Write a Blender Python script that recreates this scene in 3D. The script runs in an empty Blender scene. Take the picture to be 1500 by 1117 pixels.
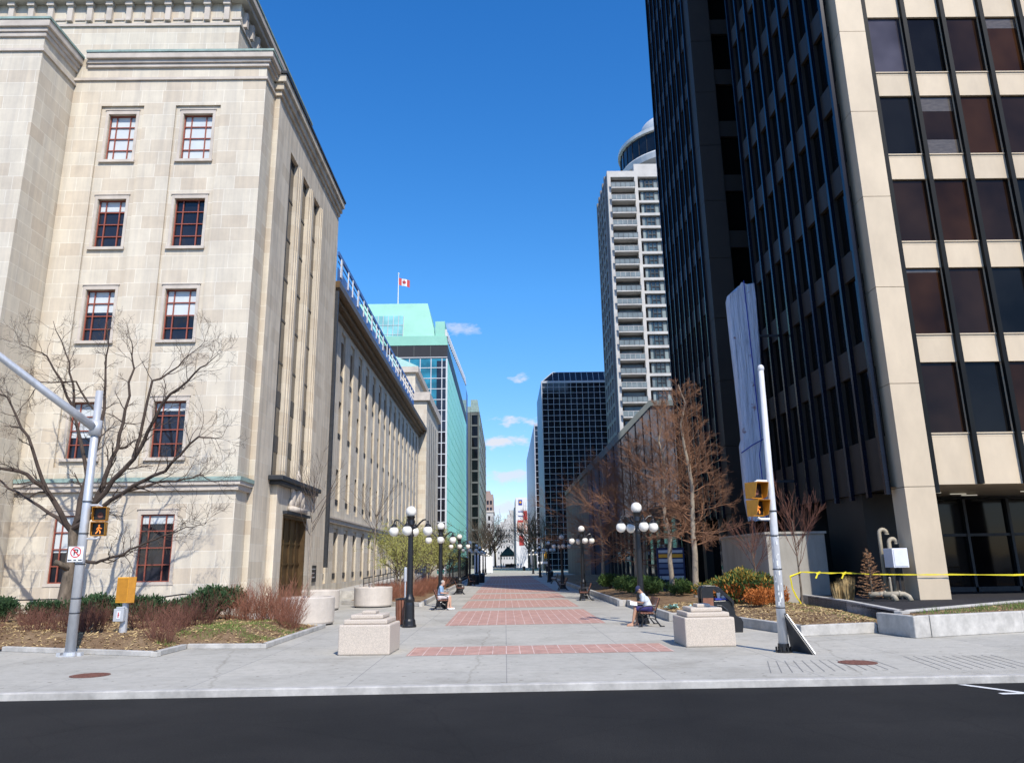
import bpy, math, random
from mathutils import Vector, Matrix, noise as mnoise
random.seed(7)
R = math.radians
sc = bpy.context.scene
COL = sc.collection

# ------------------------------------------------------------------ helpers
class MB:
    """collects faces and links them as ONE mesh object"""
    def __init__(s): s.v = []; s.f = []
    def poly(s, pts):
        n = len(s.v); s.v += [tuple(p) for p in pts]; s.f.append(tuple(range(n, n + len(pts))))
    def box(s, x0, x1, y0, y1, z0, z1):
        n = len(s.v)
        s.v += [(x0,y0,z0),(x1,y0,z0),(x1,y1,z0),(x0,y1,z0),(x0,y0,z1),(x1,y0,z1),(x1,y1,z1),(x0,y1,z1)]
        s.f += [tuple(n+i for i in q) for q in ((0,3,2,1),(4,5,6,7),(0,1,5,4),(1,2,6,5),(2,3,7,6),(3,0,4,7))]
        return s
    def hexa(s, b, t):      # bottom quad, top quad
        n = len(s.v); s.v += [tuple(p) for p in b] + [tuple(p) for p in t]
        s.f += [tuple(n+i for i in q) for q in ((0,3,2,1),(4,5,6,7),(0,1,5,4),(1,2,6,5),(2,3,7,6),(3,0,4,7))]
        return s
    def fbox(s, fr, u0, u1, z0, z1, d0, d1):
        P = fr.pt
        return s.hexa([P(u0,z0,d1),P(u1,z0,d1),P(u1,z0,d0),P(u0,z0,d0)], [P(u0,z1,d1),P(u1,z1,d1),P(u1,z1,d0),P(u0,z1,d0)])
    def prism(s, poly, z0, z1, cap=True):
        n = len(s.v); k = len(poly)
        s.v += [(p[0],p[1],z0) for p in poly] + [(p[0],p[1],z1) for p in poly]
        for i in range(k): j = (i+1) % k; s.f.append((n+i, n+j, n+k+j, n+k+i))
        if cap: s.f.append(tuple(n+k+i for i in range(k))); s.f.append(tuple(n+i for i in reversed(range(k))))
        return s
    def extrude(s, poly, fn0, fn1):     # poly of 2-D points, two maps to 3-D
        n = len(s.v); k = len(poly)
        s.v += [tuple(fn0(p)) for p in poly] + [tuple(fn1(p)) for p in poly]
        for i in range(k): j = (i+1) % k; s.f.append((n+i, n+j, n+k+j, n+k+i))
        s.f.append(tuple(n+k+i for i in range(k))); s.f.append(tuple(n+i for i in reversed(range(k))))
        return s
    def tube(s, pts, radii, n=6, cap=True):
        base = len(s.v); prev = None; m = len(pts)
        for i in range(m):
            p = Vector(pts[i])
            a = Vector(pts[max(i-1,0)]); b = Vector(pts[min(i+1,m-1)])
            t = (b - a); t = t.normalized() if t.length > 1e-9 else Vector((0,0,1))
            if prev is None:
                r = Vector((1,0,0)) if abs(t.x) < .8 else Vector((0,1,0))
                x = (r - t*r.dot(t)).normalized()
            else:
                x = prev - t*prev.dot(t)
                x = x.normalized() if x.length > 1e-6 else t.orthogonal().normalized()
            prev = x; y = t.cross(x); rr = radii[i] if isinstance(radii,(list,tuple)) else radii
            for k in range(n):
                a_ = 2*math.pi*k/n
                q = p + (x*math.cos(a_) + y*math.sin(a_))*rr
                s.v.append((q.x,q.y,q.z))
        for i in range(m-1):
            for k in range(n):
                k2 = (k+1) % n
                s.f.append((base+i*n+k, base+i*n+k2, base+(i+1)*n+k2, base+(i+1)*n+k))
        if cap and n > 2:
            s.f.append(tuple(base+k for k in reversed(range(n)))); s.f.append(tuple(base+(m-1)*n+k for k in range(n)))
        return s
    def lathe(s, prof, c=(0,0,0), n=16, sx=1, sy=1, rot=0):
        base = len(s.v); m = len(prof)
        for r, z in prof:
            for k in range(n):
                a = 2*math.pi*k/n + rot
                s.v.append((c[0]+r*math.cos(a)*sx, c[1]+r*math.sin(a)*sy, c[2]+z))
        for i in range(m-1):
            for k in range(n):
                k2 = (k+1) % n
                s.f.append((base+i*n+k, base+i*n+k2, base+(i+1)*n+k2, base+(i+1)*n+k))
        s.f.append(tuple(base+k for k in reversed(range(n)))); s.f.append(tuple(base+(m-1)*n+k for k in range(n)))
        return s
    def ball(s, c, r, n=12, m=8, sx=1, sy=1, sz=1):
        return s.lathe([(max(1e-4,r*math.sin(math.pi*i/m)), -r*sz*math.cos(math.pi*i/m)) for i in range(m+1)], c, n, sx, sy)
    def build(s, name, mt, parent=None, smooth=False, world=True, bevel=0, seg=2):
        me = bpy.data.meshes.new(name); me.from_pydata(s.v, [], s.f); me.update()
        if smooth: me.polygons.foreach_set('use_smooth', [True]*len(me.polygons))
        if mt: me.materials.append(mt)
        o = bpy.data.objects.new(name, me); COL.objects.link(o)
        if parent:
            o.parent = parent
            if world:
                off = Vector((0,0,0)); p = parent
                while p: off += p.location; p = p.parent
                o.location = -off
        if bevel:
            md = o.modifiers.new('bevel','BEVEL'); md.width = bevel; md.segments = seg; md.limit_method = 'ANGLE'; md.angle_limit = R(40)
        return o

def boxes(name, mt, parent, lst):
    """several boxes, each a part of its own"""
    return [MB().box(*b).build(name, mt, parent) for b in lst]

class Fr:
    """wall frame: u along the wall, z up, d outwards"""
    def __init__(s, o, u, n): s.o = Vector(o); s.u = Vector(u); s.n = Vector(n)
    def pt(s, u, z, d): return s.o + s.u*u + s.n*d + Vector((0,0,z))

def facade(mb, fr, u0, u1, z0, z1, ops, depth, d=0.0, jmb=None):
    us = sorted({u0,u1} | {round(x,4) for o in ops for x in o[:2] if u0 < x < u1})
    zs = sorted({z0,z1} | {round(x,4) for o in ops for x in o[2:4] if z0 < x < z1})
    P = fr.pt
    for i in range(len(us)-1):
        um = (us[i]+us[i+1])/2; run = None
        for j in range(len(zs)-1):
            zm = (zs[j]+zs[j+1])/2
            inside = any(o[0] < um < o[1] and o[2] < zm < o[3] for o in ops)
            if not inside: mb.poly([P(us[i],zs[j],d),P(us[i+1],zs[j],d),P(us[i+1],zs[j+1],d),P(us[i],zs[j+1],d)])
    if jmb is None: jmb = mb
    for a,b,c,e in ops:
        jmb.poly([P(a,c,d),P(a,e,d),P(a,e,d-depth),P(a,c,d-depth)])
        jmb.poly([P(b,c,d),P(b,c,d-depth),P(b,e,d-depth),P(b,e,d)])
        jmb.poly([P(a,c,d),P(a,c,d-depth),P(b,c,d-depth),P(b,c,d)])
        jmb.poly([P(a,e,d),P(b,e,d),P(b,e,d-depth),P(a,e,d-depth)])

def tag(o, label=None, cat=None, group=None, kind=None):
    if label: o['label'] = label
    if cat: o['category'] = cat
    if group: o['group'] = group
    if kind: o['kind'] = kind
    return o
def empty(name, loc=(0,0,0), rz=0, label=None, cat=None, group=None):
    o = bpy.data.objects.new(name, None); COL.objects.link(o); o.location = loc; o.rotation_euler = (0,0,rz)
    return tag(o, label, cat, group)
def copy_tree(o, loc=None, rz=None, label=None, parent=None, scale=None):
    c = o.copy(); COL.objects.link(c); c.parent = parent
    if loc is not None: c.location = loc
    if rz is not None: c.rotation_euler = (0,0,rz)
    if scale is not None: c.scale = (scale,)*3 if not isinstance(scale,(tuple,list)) else scale
    if label: c['label'] = label
    for ch in list(o.children): copy_tree(ch, parent=c)
    return c

# ------------------------------------------------------------------ materials
def newmat(name):
    m = bpy.data.materials.new(name); m.use_nodes = True
    nt = m.node_tree; b = nt.nodes['Principled BSDF']
    return m, nt, b
def N(nt, t, **kw):
    n = nt.nodes.new(t)
    for k, v in kw.items(): setattr(n, k, v)
    return n
def mixc(nt, fac, a, b, mode='MIX'):
    n = N(nt, 'ShaderNodeMix', data_type='RGBA', blend_type=mode)
    for s, v in ((n.inputs[0], fac), (n.inputs[6], a), (n.inputs[7], b)):
        if hasattr(v, 'is_output'): nt.links.new(v, s)
        else: s.default_value = v if not isinstance(v, tuple) or len(v) == 4 else (*v, 1)
    return n.outputs[2]
def noise_tex(nt, scale, detail=4, rough=.6, vec=None):
    n = N(nt, 'ShaderNodeTexNoise'); n.inputs['Scale'].default_value = scale
    n.inputs['Detail'].default_value = detail; n.inputs['Roughness'].default_value = rough
    if vec is not None: nt.links.new(vec, n.inputs['Vector'])
    return n
def ramp(nt, src, stops):
    r = N(nt, 'ShaderNodeValToRGB'); nt.links.new(src, r.inputs[0]); e = r.color_ramp.elements
    e[0].position, e[0].color = stops[0][0], (*stops[0][1],1) if len(stops[0][1]) == 3 else stops[0][1]
    e[1].position, e[1].color = stops[-1][0], (*stops[-1][1],1)
    for p, c in stops[1:-1]:
        x = e.new(p); x.color = (*c,1)
    return r.outputs[0]
def objvec(nt): return N(nt,'ShaderNodeTexCoord').outputs['Object']
def simple(name, col, rough=.7, var=.2, scale=3.0, bump=0.0, metal=0.0, spec=.4, bscale=None, stretch=None):
    m, nt, b = newmat(name); v = objvec(nt)
    if stretch:
        mp = N(nt,'ShaderNodeMapping'); mp.inputs['Scale'].default_value = stretch; nt.links.new(v, mp.inputs[0]); v = mp.outputs[0]
    n = noise_tex(nt, scale, 6, .65, v)
    lo = tuple(max(0,c*(1-var)) for c in col); hi = tuple(min(1,c*(1+var)) for c in col)
    c = ramp(nt, n.outputs[0], [(.3,lo),(.7,hi)])
    nt.links.new(c, b.inputs['Base Color']); b.inputs['Roughness'].default_value = rough
    b.inputs['Metallic'].default_value = metal; b.inputs['Specular IOR Level'].default_value = spec
    if bump:
        n2 = noise_tex(nt, bscale or scale*6, 5, .6, v); bp = N(nt,'ShaderNodeBump'); bp.inputs['Strength'].default_value = bump; bp.inputs['Distance'].default_value = .02
        nt.links.new(n2.outputs[0], bp.inputs['Height']); nt.links.new(bp.outputs[0], b.inputs['Normal'])
    return m
def wallvec(nt):
    s = N(nt,'ShaderNodeSeparateXYZ'); nt.links.new(objvec(nt), s.inputs[0])
    a = N(nt,'ShaderNodeMath', operation='ADD'); nt.links.new(s.outputs[0], a.inputs[0]); nt.links.new(s.outputs[1], a.inputs[1])
    c = N(nt,'ShaderNodeCombineXYZ'); nt.links.new(a.outputs[0], c.inputs[0]); nt.links.new(s.outputs[2], c.inputs[1])
    return c.outputs[0], s
def ashlar(name, c1, c2, mortar, bw=1.35, rh=.72, msize=.012, streak=.25, bias=0.0):
    m, nt, b = newmat(name); v, sep = wallvec(nt)
    bt = N(nt,'ShaderNodeTexBrick'); nt.links.new(v, bt.inputs['Vector'])
    bt.inputs['Color1'].default_value = (*c1,1); bt.inputs['Color2'].default_value = (*c2,1); bt.inputs['Mortar'].default_value = (*mortar,1)
    for k, val in (('Scale',1),('Mortar Size',msize),('Mortar Smooth',.2),('Bias',bias),('Brick Width',bw),('Row Height',rh)): bt.inputs[k].default_value = val
    bt.offset = .37; bt.squash = .8; bt.squash_frequency = 3
    n = noise_tex(nt, .9, 6, .7); nt.links.new(objvec(nt), n.inputs['Vector'])
    mp = N(nt,'ShaderNodeMapping'); mp.inputs['Scale'].default_value = (2.2,2.2,.12); nt.links.new(objvec(nt), mp.inputs[0])
    n2 = noise_tex(nt, 1.0, 5, .7, mp.outputs[0])
    g = ramp(nt, n.outputs[0], [(.25,(.87,.865,.86)),(.72,(1.06,1.06,1.05))])
    g2 = ramp(nt, n2.outputs[0], [(.35,(1-streak,)*3),(.6,(1.04,1.03,1.0))])
    c = mixc(nt, 1.0, mixc(nt, 1.0, bt.outputs[0], g, 'MULTIPLY'), g2, 'MULTIPLY')
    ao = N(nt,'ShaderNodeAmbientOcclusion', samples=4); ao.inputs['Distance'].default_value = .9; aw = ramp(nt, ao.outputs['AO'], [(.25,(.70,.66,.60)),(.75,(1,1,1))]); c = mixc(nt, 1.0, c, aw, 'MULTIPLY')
    nt.links.new(c, b.inputs['Base Color']); b.inputs['Roughness'].default_value = .85; b.inputs['Specular IOR Level'].default_value = .25
    n3 = noise_tex(nt, 25, 4, .6, objvec(nt)); ad = N(nt,'ShaderNodeMath', operation='MULTIPLY_ADD'); ad.inputs[1].default_value = .35
    nt.links.new(n3.outputs[0], ad.inputs[0]); nt.links.new(bt.outputs[1], ad.inputs[2])
    bp = N(nt,'ShaderNodeBump'); bp.inputs['Strength'].default_value = .25; bp.inputs['Distance'].default_value = -.02
    nt.links.new(ad.outputs[0], bp.inputs['Height']); nt.links.new(bp.outputs[0], b.inputs['Normal'])
    return m
def glass(name, col, rough=.04, spec=.5, wav=.06, wscale=.5, var=.5, metal=0):
    m, nt, b = newmat(name); v = objvec(nt)
    n = noise_tex(nt, .35, 3, .5, v); lo = tuple(c*(1-var) for c in col); hi = tuple(min(1,c*(1+var)) for c in col)
    nt.links.new(ramp(nt, n.outputs[0], [(.35,lo),(.65,hi)]), b.inputs['Base Color'])
    b.inputs['Roughness'].default_value = rough; b.inputs['Specular IOR Level'].default_value = spec; b.inputs['Metallic'].default_value = metal
    n2 = noise_tex(nt, wscale, 2, .5, v); bp = N(nt,'ShaderNodeBump'); bp.inputs['Strength'].default_value = wav; bp.inputs['Distance'].default_value = .3
    nt.links.new(n2.outputs[0], bp.inputs['Height']); nt.links.new(bp.outputs[0], b.inputs['Normal'])
    return m

M = {}
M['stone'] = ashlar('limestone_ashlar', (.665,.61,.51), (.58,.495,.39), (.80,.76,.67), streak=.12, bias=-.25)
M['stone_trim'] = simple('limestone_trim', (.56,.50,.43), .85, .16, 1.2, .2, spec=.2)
M['stone_side'] = ashlar('limestone_side_brightened', (.74,.67,.56), (.62,.54,.43), (.72,.68,.60), 1.6, .8, streak=.24, bias=-.2)  # same limestone, colour raised to brighten the grazing-lit side faces
M['reveal'] = simple('shade_dark_reveal_stone', (.30,.26,.21), .9, .2, 1.5, .2, spec=.1)  # stone colour lowered to deepen the lintel shade in the window reveals
M['copper'] = simple('green_copper', (.27,.37,.33), .7, .25, 2.0, .15)
M['copper_roof'] = simple('pale_copper_roof', (.36,.55,.47), .7, .15, 1.0)
M['redframe'] = simple('red_window_frame', (.30,.085,.055), .5, .2, 5)
M['pane'] = glass('window_pane', (.016,.016,.022), .04, .55, .03, .8)
M['paneblue'] = glass('deep_window_pane', (.03,.035,.05), .05, .6)
M['blind'] = simple('white_blind', (.62,.66,.66), .25, .06, 2, spec=.6)
M['bronze'] = simple('bronze_door', (.15,.095,.045), .42, .3, 2, metal=.6, spec=.5)
M['black'] = simple('black_iron', (.012,.012,.013), .35, .3, 8, spec=.5)
M['darksteel'] = simple('dark_steel', (.03,.033,.038), .45, .3, 4)
M['railblue'] = simple('blue_guard_panel', (.05,.15,.42), .4, .25, .6)
M['white'] = simple('white_paint', (.74,.75,.76), .5, .06, 3)
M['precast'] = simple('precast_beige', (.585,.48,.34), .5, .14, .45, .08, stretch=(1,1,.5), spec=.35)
M['precast_shade'] = simple('shade_side_precast', (.028,.022,.016), .65, .18, .6, .06)  # precast darkened in colour for the faces that lie in shade
M['towerglass'] = glass('bronze_tower_glass', (.004,.0035,.003), .05, .26, .05, .25)
M['towerglass_front'] = glass('bronze_front_glass', (.020,.011,.007), .06, .17, .04, .6)
M['glass_sky'] = glass('sky_reflection_glass', (.055,.05,.062), .07, .3, .05, .25)  # sky reflection put into the glass colour
M['glass_brown'] = glass('brown_glass', (.030,.013,.006), .07, .14, .05, .7)
M['glass_black'] = glass('black_glass', (.007,.007,.007), .06, .16, .05, .5)
M['roomblind'] = simple('dim_room_blind', (.10,.085,.07), .15, .3, 3, spec=.5, stretch=(1,1,4))
M['fin'] = simple('black_fin', (.004,.0055,.006), .55, .6, 2, spec=.18, stretch=(1,1,.15))
M['finblue'] = simple('blue_steel_fin', (.004,.006,.014), .25, .3, 2, spec=.3)
M['teal'] = glass('teal_panel', (.42,1.0,.82), .5, .12, .02, .2, .06)
M['tealtop'] = simple('aqua_crown_panel', (.27,.56,.44), .45, .08, .25, spec=.4)
M['tealglass'] = glass('blue_curtain_glass', (.03,.20,.28), .06, .6, .08, .15, .4)
M['tealline'] = simple('teal_joint', (.03,.16,.15), .5, .1)
M['crownglass'] = glass('crown_glass', (.22,.50,.50), .15, .5, .05, .2, .2)
M['darkband'] = simple('dark_band', (.022,.022,.024), .5, .2, .4)
M['greyconc'] = simple('weathered_concrete', (.13,.145,.135), .8, .3, .15, .1, stretch=(1,1,.2))
M['greyglass'] = glass('grey_green_glass', (.16,.25,.23), .12, .5, .08, .1, .35)
M['grid_shade'] = simple('shade_toned_grid_bar', (.40,.42,.47), .45, .06, 1)  # white bars dulled in colour, most of the grid being in shade
M['whiteframe'] = simple('white_mullion', (.58,.59,.60), .45, .06, 1)
M['blockglass'] = glass('black_block_glass', (.008,.010,.016), .05, .5, .03, .2)
M['bluecladding'] = simple('blue_grey_cladding', (.11,.16,.26), .35, .15, .15)
M['hotel'] = simple('pale_hotel_concrete', (.50,.485,.455), .8, .15, .4)
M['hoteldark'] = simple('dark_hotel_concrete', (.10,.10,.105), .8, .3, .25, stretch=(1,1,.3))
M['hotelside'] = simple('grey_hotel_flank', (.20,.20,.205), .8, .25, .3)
M['hotelglass'] = glass('hotel_glass', (.05,.08,.09), .06, .6, .08, .3, .6)
M['railglass'] = simple('balcony_rail', (.16,.19,.19), .25, .35, .5, spec=.6)
M['curtain'] = simple('grey_curtain', (.22,.27,.27), .6, .2, 1)
M['drum'] = simple('pale_metal_drum', (.62,.64,.63), .4, .12, .2)
M['cantile'] = simple('atrium_glass', (.10,.105,.12), .5, .2, .5, spec=.25)
M['storefront'] = glass('dark_storefront', (.004,.004,.005), .06, .25, .05, .3)
M['sbrown'] = simple('brown_stone', (.33,.24,.20), .8, .15, .05)
M['farwhite'] = simple('pale_stone', (.50,.49,.46), .8, .06, .05)
M['cream'] = simple('cream_stone', (.46,.445,.41), .8, .05, .05)
M['farred'] = simple('red_cladding', (.50,.055,.05), .6, .1, .1)
M['farpink'] = simple('brick_cladding', (.50,.30,.23), .7, .15, .1)
M['bluesign'] = simple('blue_sign', (.03,.05,.35), .5, .1)
M['yellow'] = simple('yellow_paint', (.74,.36,.03), .5, .1, 3)
M['amber'] = simple('amber_paint', (.50,.22,.02), .45, .15, 6)
M['yelltape'] = simple('yellow_tape', (.80,.66,.03), .4, .15, 3)
M['redpaint'] = simple('red_paint', (.55,.02,.02), .5, .1)
M['galv'] = simple('galvanised_steel', (.56,.57,.58), .42, .16, 5, metal=.35, stretch=(1,1,.3))
M['whitepole'] = simple('worn_white_pole', (.66,.66,.66), .45, .2, 7, metal=.1, stretch=(1,1,.25))
M['greybox'] = simple('grey_box', (.46,.48,.50), .5, .1, 4)
M['opal'] = simple('opal_globe', (.80,.765,.68), .25, .03, 3, spec=.5)
M['aggregate'] = simple('exposed_aggregate', (.56,.485,.40), .9, .28, 55, .5, spec=.2, bscale=90)
M['planter'] = simple('planter_concrete', (.56,.50,.43), .9, .12, 3, .25, bscale=60)
M['kerbc'] = simple('kerb_concrete', (.46,.44,.40), .9, .28, 2.2, .25, bscale=40)
M['manhole'] = simple('rusty_iron', (.17,.075,.055), .8, .35, 14, .4)
M['wood'] = simple('brown_slat', (.23,.095,.055), .5, .3, 4, stretch=(1,.3,1))
M['tarp'] = None
M['bark'] = simple('grey_brown_bark', (.16,.125,.09), .9, .6, 7, 1.0, stretch=(1,1,.35))
M['barkpale'] = simple('pale_bark', (.30,.25,.19), .9, .35, 8, .5, stretch=(1,1,.5))
M['twig'] = simple('twig_brown', (.072,.052,.040), .9, .35, 3)
M['twigred'] = simple('rusty_twig', (.225,.115,.065), .9, .35, 2.5)
M['dogwood'] = simple('red_brown_stem', (.14,.06,.04), .85, .4, 5)
M['redshrub'] = simple('russet_stem', (.24,.10,.06), .85, .35, 4)
M['juniper'] = simple('juniper_green', (.035,.075,.025), .8, .5, 6)
M['yew'] = simple('yew_green', (.055,.10,.022), .8, .5, 5)
M['orangeleaf'] = simple('orange_leaf', (.42,.13,.025), .8, .35, 6)
M['yellowleaf'] = simple('golden_tip', (.30,.20,.03), .8, .35, 6)
M['budleaf'] = simple('fresh_bud_leaf', (.31,.31,.085), .7, .3, 4)
M['grassm'] = simple('spring_grass', (.13,.19,.04), .8, .4, 5)
M['straw'] = simple('straw', (.52,.37,.17), .85, .25, 8)
M['spruce'] = simple('dead_needles', (.30,.155,.075), .9, .35, 9)
M['skin'] = simple('skin', (.60,.36,.26), .55, .08, 12)
M['skin2'] = simple('tanned_skin', (.45,.25,.16), .55, .08, 12)
M['hairg'] = simple('grey_hair', (.42,.38,.34), .8, .2, 30)
M['shirtb'] = simple('light_blue_shirt', (.28,.42,.60), .9, .12, 10)
M['shirtw'] = simple('pale_tee', (.62,.66,.70), .9, .1, 10)
M['shortsw'] = simple('pale_shorts', (.60,.56,.56), .9, .12, 10)
M['shortsb'] = simple('navy_shorts', (.035,.03,.12), .9, .2, 10)
M['navy'] = simple('navy_cloth', (.03,.035,.085), .9, .2, 12)
M['dark'] = simple('dark_cloth', (.03,.03,.035), .9, .2, 12)
M['paper'] = simple('white_paper', (.75,.74,.70), .8, .04, 8)
M['enclosure'] = simple('enclosure_concrete', (.35,.325,.275), .85, .25, .8, .15, stretch=(1,1,.3))
M['pipe'] = simple('beige_pipe', (.36,.31,.225), .5, .12, 4)
M['boxwhite'] = simple('white_cabinet', (.72,.73,.76), .5, .06, 4)
M['gazroof'] = simple('green_metal_roof', (.04,.13,.105), .5, .2, .5)
M['lens'] = simple('dark_lens', (.015,.012,.010), .3, .2, 9)
def emis(name, col, e):
    m, nt, b = newmat(name); b.inputs['Base Color'].default_value = (*col,1); b.inputs['Emission Color'].default_value = (*col,1); b.inputs['Emission Strength'].default_value = e; return m
M['walklamp'] = emis('lit_walk_symbol', (1.0,.32,.06), .9)
M['greenlamp'] = emis('green_light', (.2,.9,.6), 1.0)
M['tubelight'] = emis('ceiling_tube', (.9,.85,.7), .35)
M['letter_red'] = simple('red_print', (.6,.03,.03), .5, .05)
M['letter_blk'] = simple('black_print', (.02,.02,.02), .5, .05)

def mat_tarp():
    m, nt, b = newmat('blue_grey_tarpaulin'); v = objvec(nt)
    mp = N(nt,'ShaderNodeMapping'); mp.inputs['Scale'].default_value = (3,3,.5); nt.links.new(v, mp.inputs[0])
    n = noise_tex(nt, 1.0, 6, .65, mp.outputs[0])
    c = ramp(nt, n.outputs[0], [(.28,(.34,.37,.43)),(.45,(.58,.63,.73)),(.75,(.70,.74,.82))])
    n2 = noise_tex(nt, 1.6, 2, .5, v); s = ramp(nt, n2.outputs[0], [(.70,(1,1,1)),(.76,(.55,.30,.28))])
    nt.links.new(mixc(nt,1.0,c,s,'MULTIPLY'), b.inputs['Base Color']); b.inputs['Roughness'].default_value = .6
    mp2 = N(nt,'ShaderNodeMapping'); mp2.inputs['Scale'].default_value = (5,5,.35); nt.links.new(v, mp2.inputs[0])
    n3 = noise_tex(nt, 1.3, 5, .6, mp2.outputs[0]); bp = N(nt,'ShaderNodeBump'); bp.inputs['Strength'].default_value = 1.0; bp.inputs['Distance'].default_value = .22
    nt.links.new(n3.outputs[0], bp.inputs['Height']); nt.links.new(bp.outputs[0], b.inputs['Normal'])
    return m
M['tarp'] = mat_tarp()
def mat_pavement():
    m, nt, b = newmat('concrete_paving'); v = objvec(nt)
    bt = N(nt,'ShaderNodeTexBrick'); nt.links.new(v, bt.inputs['Vector']); bt.offset = 0
    bt.inputs['Color1'].default_value = (.49,.465,.405,1); bt.inputs['Color2'].default_value = (.445,.425,.375,1); bt.inputs['Mortar'].default_value = (.30,.29,.27,1)
    for k, val in (('Scale',1),('Mortar Size',.012),('Mortar Smooth',.3),('Brick Width',3.0),('Row Height',3.0)): bt.inputs[k].default_value = val
    n = noise_tex(nt, .35, 7, .7, v); g = ramp(nt, n.outputs[0], [(.28,(.72,.71,.69)),(.5,(.97,.97,.96)),(.8,(1.08,1.07,1.06))])
    n2 = noise_tex(nt, 3.5, 6, .75, v); g2 = ramp(nt, n2.outputs[0], [(.3,(.86,.86,.85)),(.6,(1.03,1.03,1.03))])
    n4 = noise_tex(nt, 60, 3, .6, v); g3 = ramp(nt, n4.outputs[0], [(.3,(.9,.9,.9)),(.7,(1.07,1.07,1.07))])
    n5 = noise_tex(nt, 5.5, 1, .4, v); spots = ramp(nt, n5.outputs[0], [(.70,(1,1,1)),(.735,(.66,.65,.63))])
    c = mixc(nt,1,mixc(nt,1,mixc(nt,1,mixc(nt,1,bt.outputs[0],g,'MULTIPLY'),g2,'MULTIPLY'),g3,'MULTIPLY'),spots,'MULTIPLY')
    vg = N(nt,'ShaderNodeTexVoronoi'); vg.inputs['Scale'].default_value = 1.7; vg.inputs['Randomness'].default_value = 1; nt.links.new(v, vg.inputs['Vector'])
    gum = ramp(nt, vg.outputs['Distance'], [(.045,(.62,.61,.6)),(.06,(1,1,1))]); c = mixc(nt,1,c,gum,'MULTIPLY')
    vc = N(nt,'ShaderNodeTexVoronoi', feature='DISTANCE_TO_EDGE'); vc.inputs['Scale'].default_value = .16; nzc = noise_tex(nt, .9, 6, .7, v); nt.links.new(mixc(nt,.35,v,nzc.outputs[1]), vc.inputs['Vector'])
    crk = ramp(nt, vc.outputs['Distance'], [(.0,(.80,.79,.77)),(.0022,(1,1,1))]); c = mixc(nt,1,c,crk,'MULTIPLY')
    nt.links.new(c, b.inputs['Base Color']); b.inputs['Roughness'].default_value = .9; b.inputs['Specular IOR Level'].default_value = .2
    bp = N(nt,'ShaderNodeBump'); bp.inputs['Strength'].default_value = .2; bp.inputs['Distance'].default_value = .01
    nt.links.new(n4.outputs[0], bp.inputs['Height']); nt.links.new(bp.outputs[0], b.inputs['Normal'])
    return m
M['pavement'] = mat_pavement()
def mat_brick():
    m, nt, b = newmat('red_brick_paving'); v = objvec(nt)
    bt = N(nt,'ShaderNodeTexBrick'); nt.links.new(v, bt.inputs['Vector']); bt.offset = .5
    bt.inputs['Color1'].default_value = (.53,.32,.26,1); bt.inputs['Color2'].default_value = (.42,.235,.19,1); bt.inputs['Mortar'].default_value = (.44,.32,.27,1)
    for k, val in (('Scale',1),('Mortar Size',.008),('Mortar Smooth',.3),('Brick Width',.21),('Row Height',.105)): bt.inputs[k].default_value = val
    b2 = N(nt,'ShaderNodeTexBrick'); nt.links.new(v, b2.inputs['Vector']); b2.offset = 0
    for k, val in (('Scale',1),('Mortar Size',.013),('Mortar Smooth',.4),('Brick Width',.345),('Row Height',400.0)): b2.inputs[k].default_value = val
    n = noise_tex(nt, .8, 5, .7, v); f = ramp(nt, n.outputs[0], [(.32,(.05,.05,.05)),(.55,(.8,.8,.8))])
    mu = N(nt,'ShaderNodeMath', operation='MULTIPLY'); nt.links.new(b2.outputs[1], mu.inputs[0]); nt.links.new(f, mu.inputs[1])
    n2 = noise_tex(nt, 2.0, 6, .7, v); g = ramp(nt, n2.outputs[0], [(.3,(.82,.82,.82)),(.7,(1.15,1.13,1.12))])
    c = mixc(nt, mu.outputs[0], mixc(nt,1,bt.outputs[0],g,'MULTIPLY'), (.70,.60,.54))
    nt.links.new(c, b.inputs['Base Color']); b.inputs['Roughness'].default_value = .9; b.inputs['Specular IOR Level'].default_value = .2
    return m
M['brick'] = mat_brick()
def mat_asphalt():
    m, nt, b = newmat('worn_asphalt'); v = objvec(nt)
    n = noise_tex(nt, 45, 4, .7, v); c = ramp(nt, n.outputs[0], [(.3,(.009,.009,.009)),(.6,(.020,.0195,.019)),(.8,(.05,.048,.045))])
    n2 = noise_tex(nt, .25, 6, .65, v); g = ramp(nt, n2.outputs[0], [(.3,(.65,.65,.65)),(.7,(1.45,1.42,1.38))])
    vo = N(nt,'ShaderNodeTexVoronoi', feature='DISTANCE_TO_EDGE'); vo.inputs['Scale'].default_value = .33
    nz = noise_tex(nt, 1.6, 5, .7, v); mx = mixc(nt,.16,v,nz.outputs[1]); nt.links.new(mx, vo.inputs['Vector'])
    k = ramp(nt, vo.outputs['Distance'], [(.0,(.72,.72,.72)),(.006,(1,1,1))])
    nt.links.new(mixc(nt,1,mixc(nt,1,c,g,'MULTIPLY'),k,'MULTIPLY'), b.inputs['Base Color']); b.inputs['Roughness'].default_value = .9; b.inputs['Specular IOR Level'].default_value = .2
    bp = N(nt,'ShaderNodeBump'); bp.inputs['Strength'].default_value = .6; bp.inputs['Distance'].default_value = .01; nt.links.new(n.outputs[0], bp.inputs['Height']); nt.links.new(bp.outputs[0], b.inputs['Normal'])
    return m
M['asphalt'] = mat_asphalt()
M['padasphalt'] = simple('pad_asphalt', (.035,.034,.036), .95, .4, 12, .3, spec=.15)
M['mark'] = simple('road_paint', (.70,.70,.68), .7, .15, 9)
M['groove'] = simple('dark_joint', (.22,.215,.20), .9, .2, 5)
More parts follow.
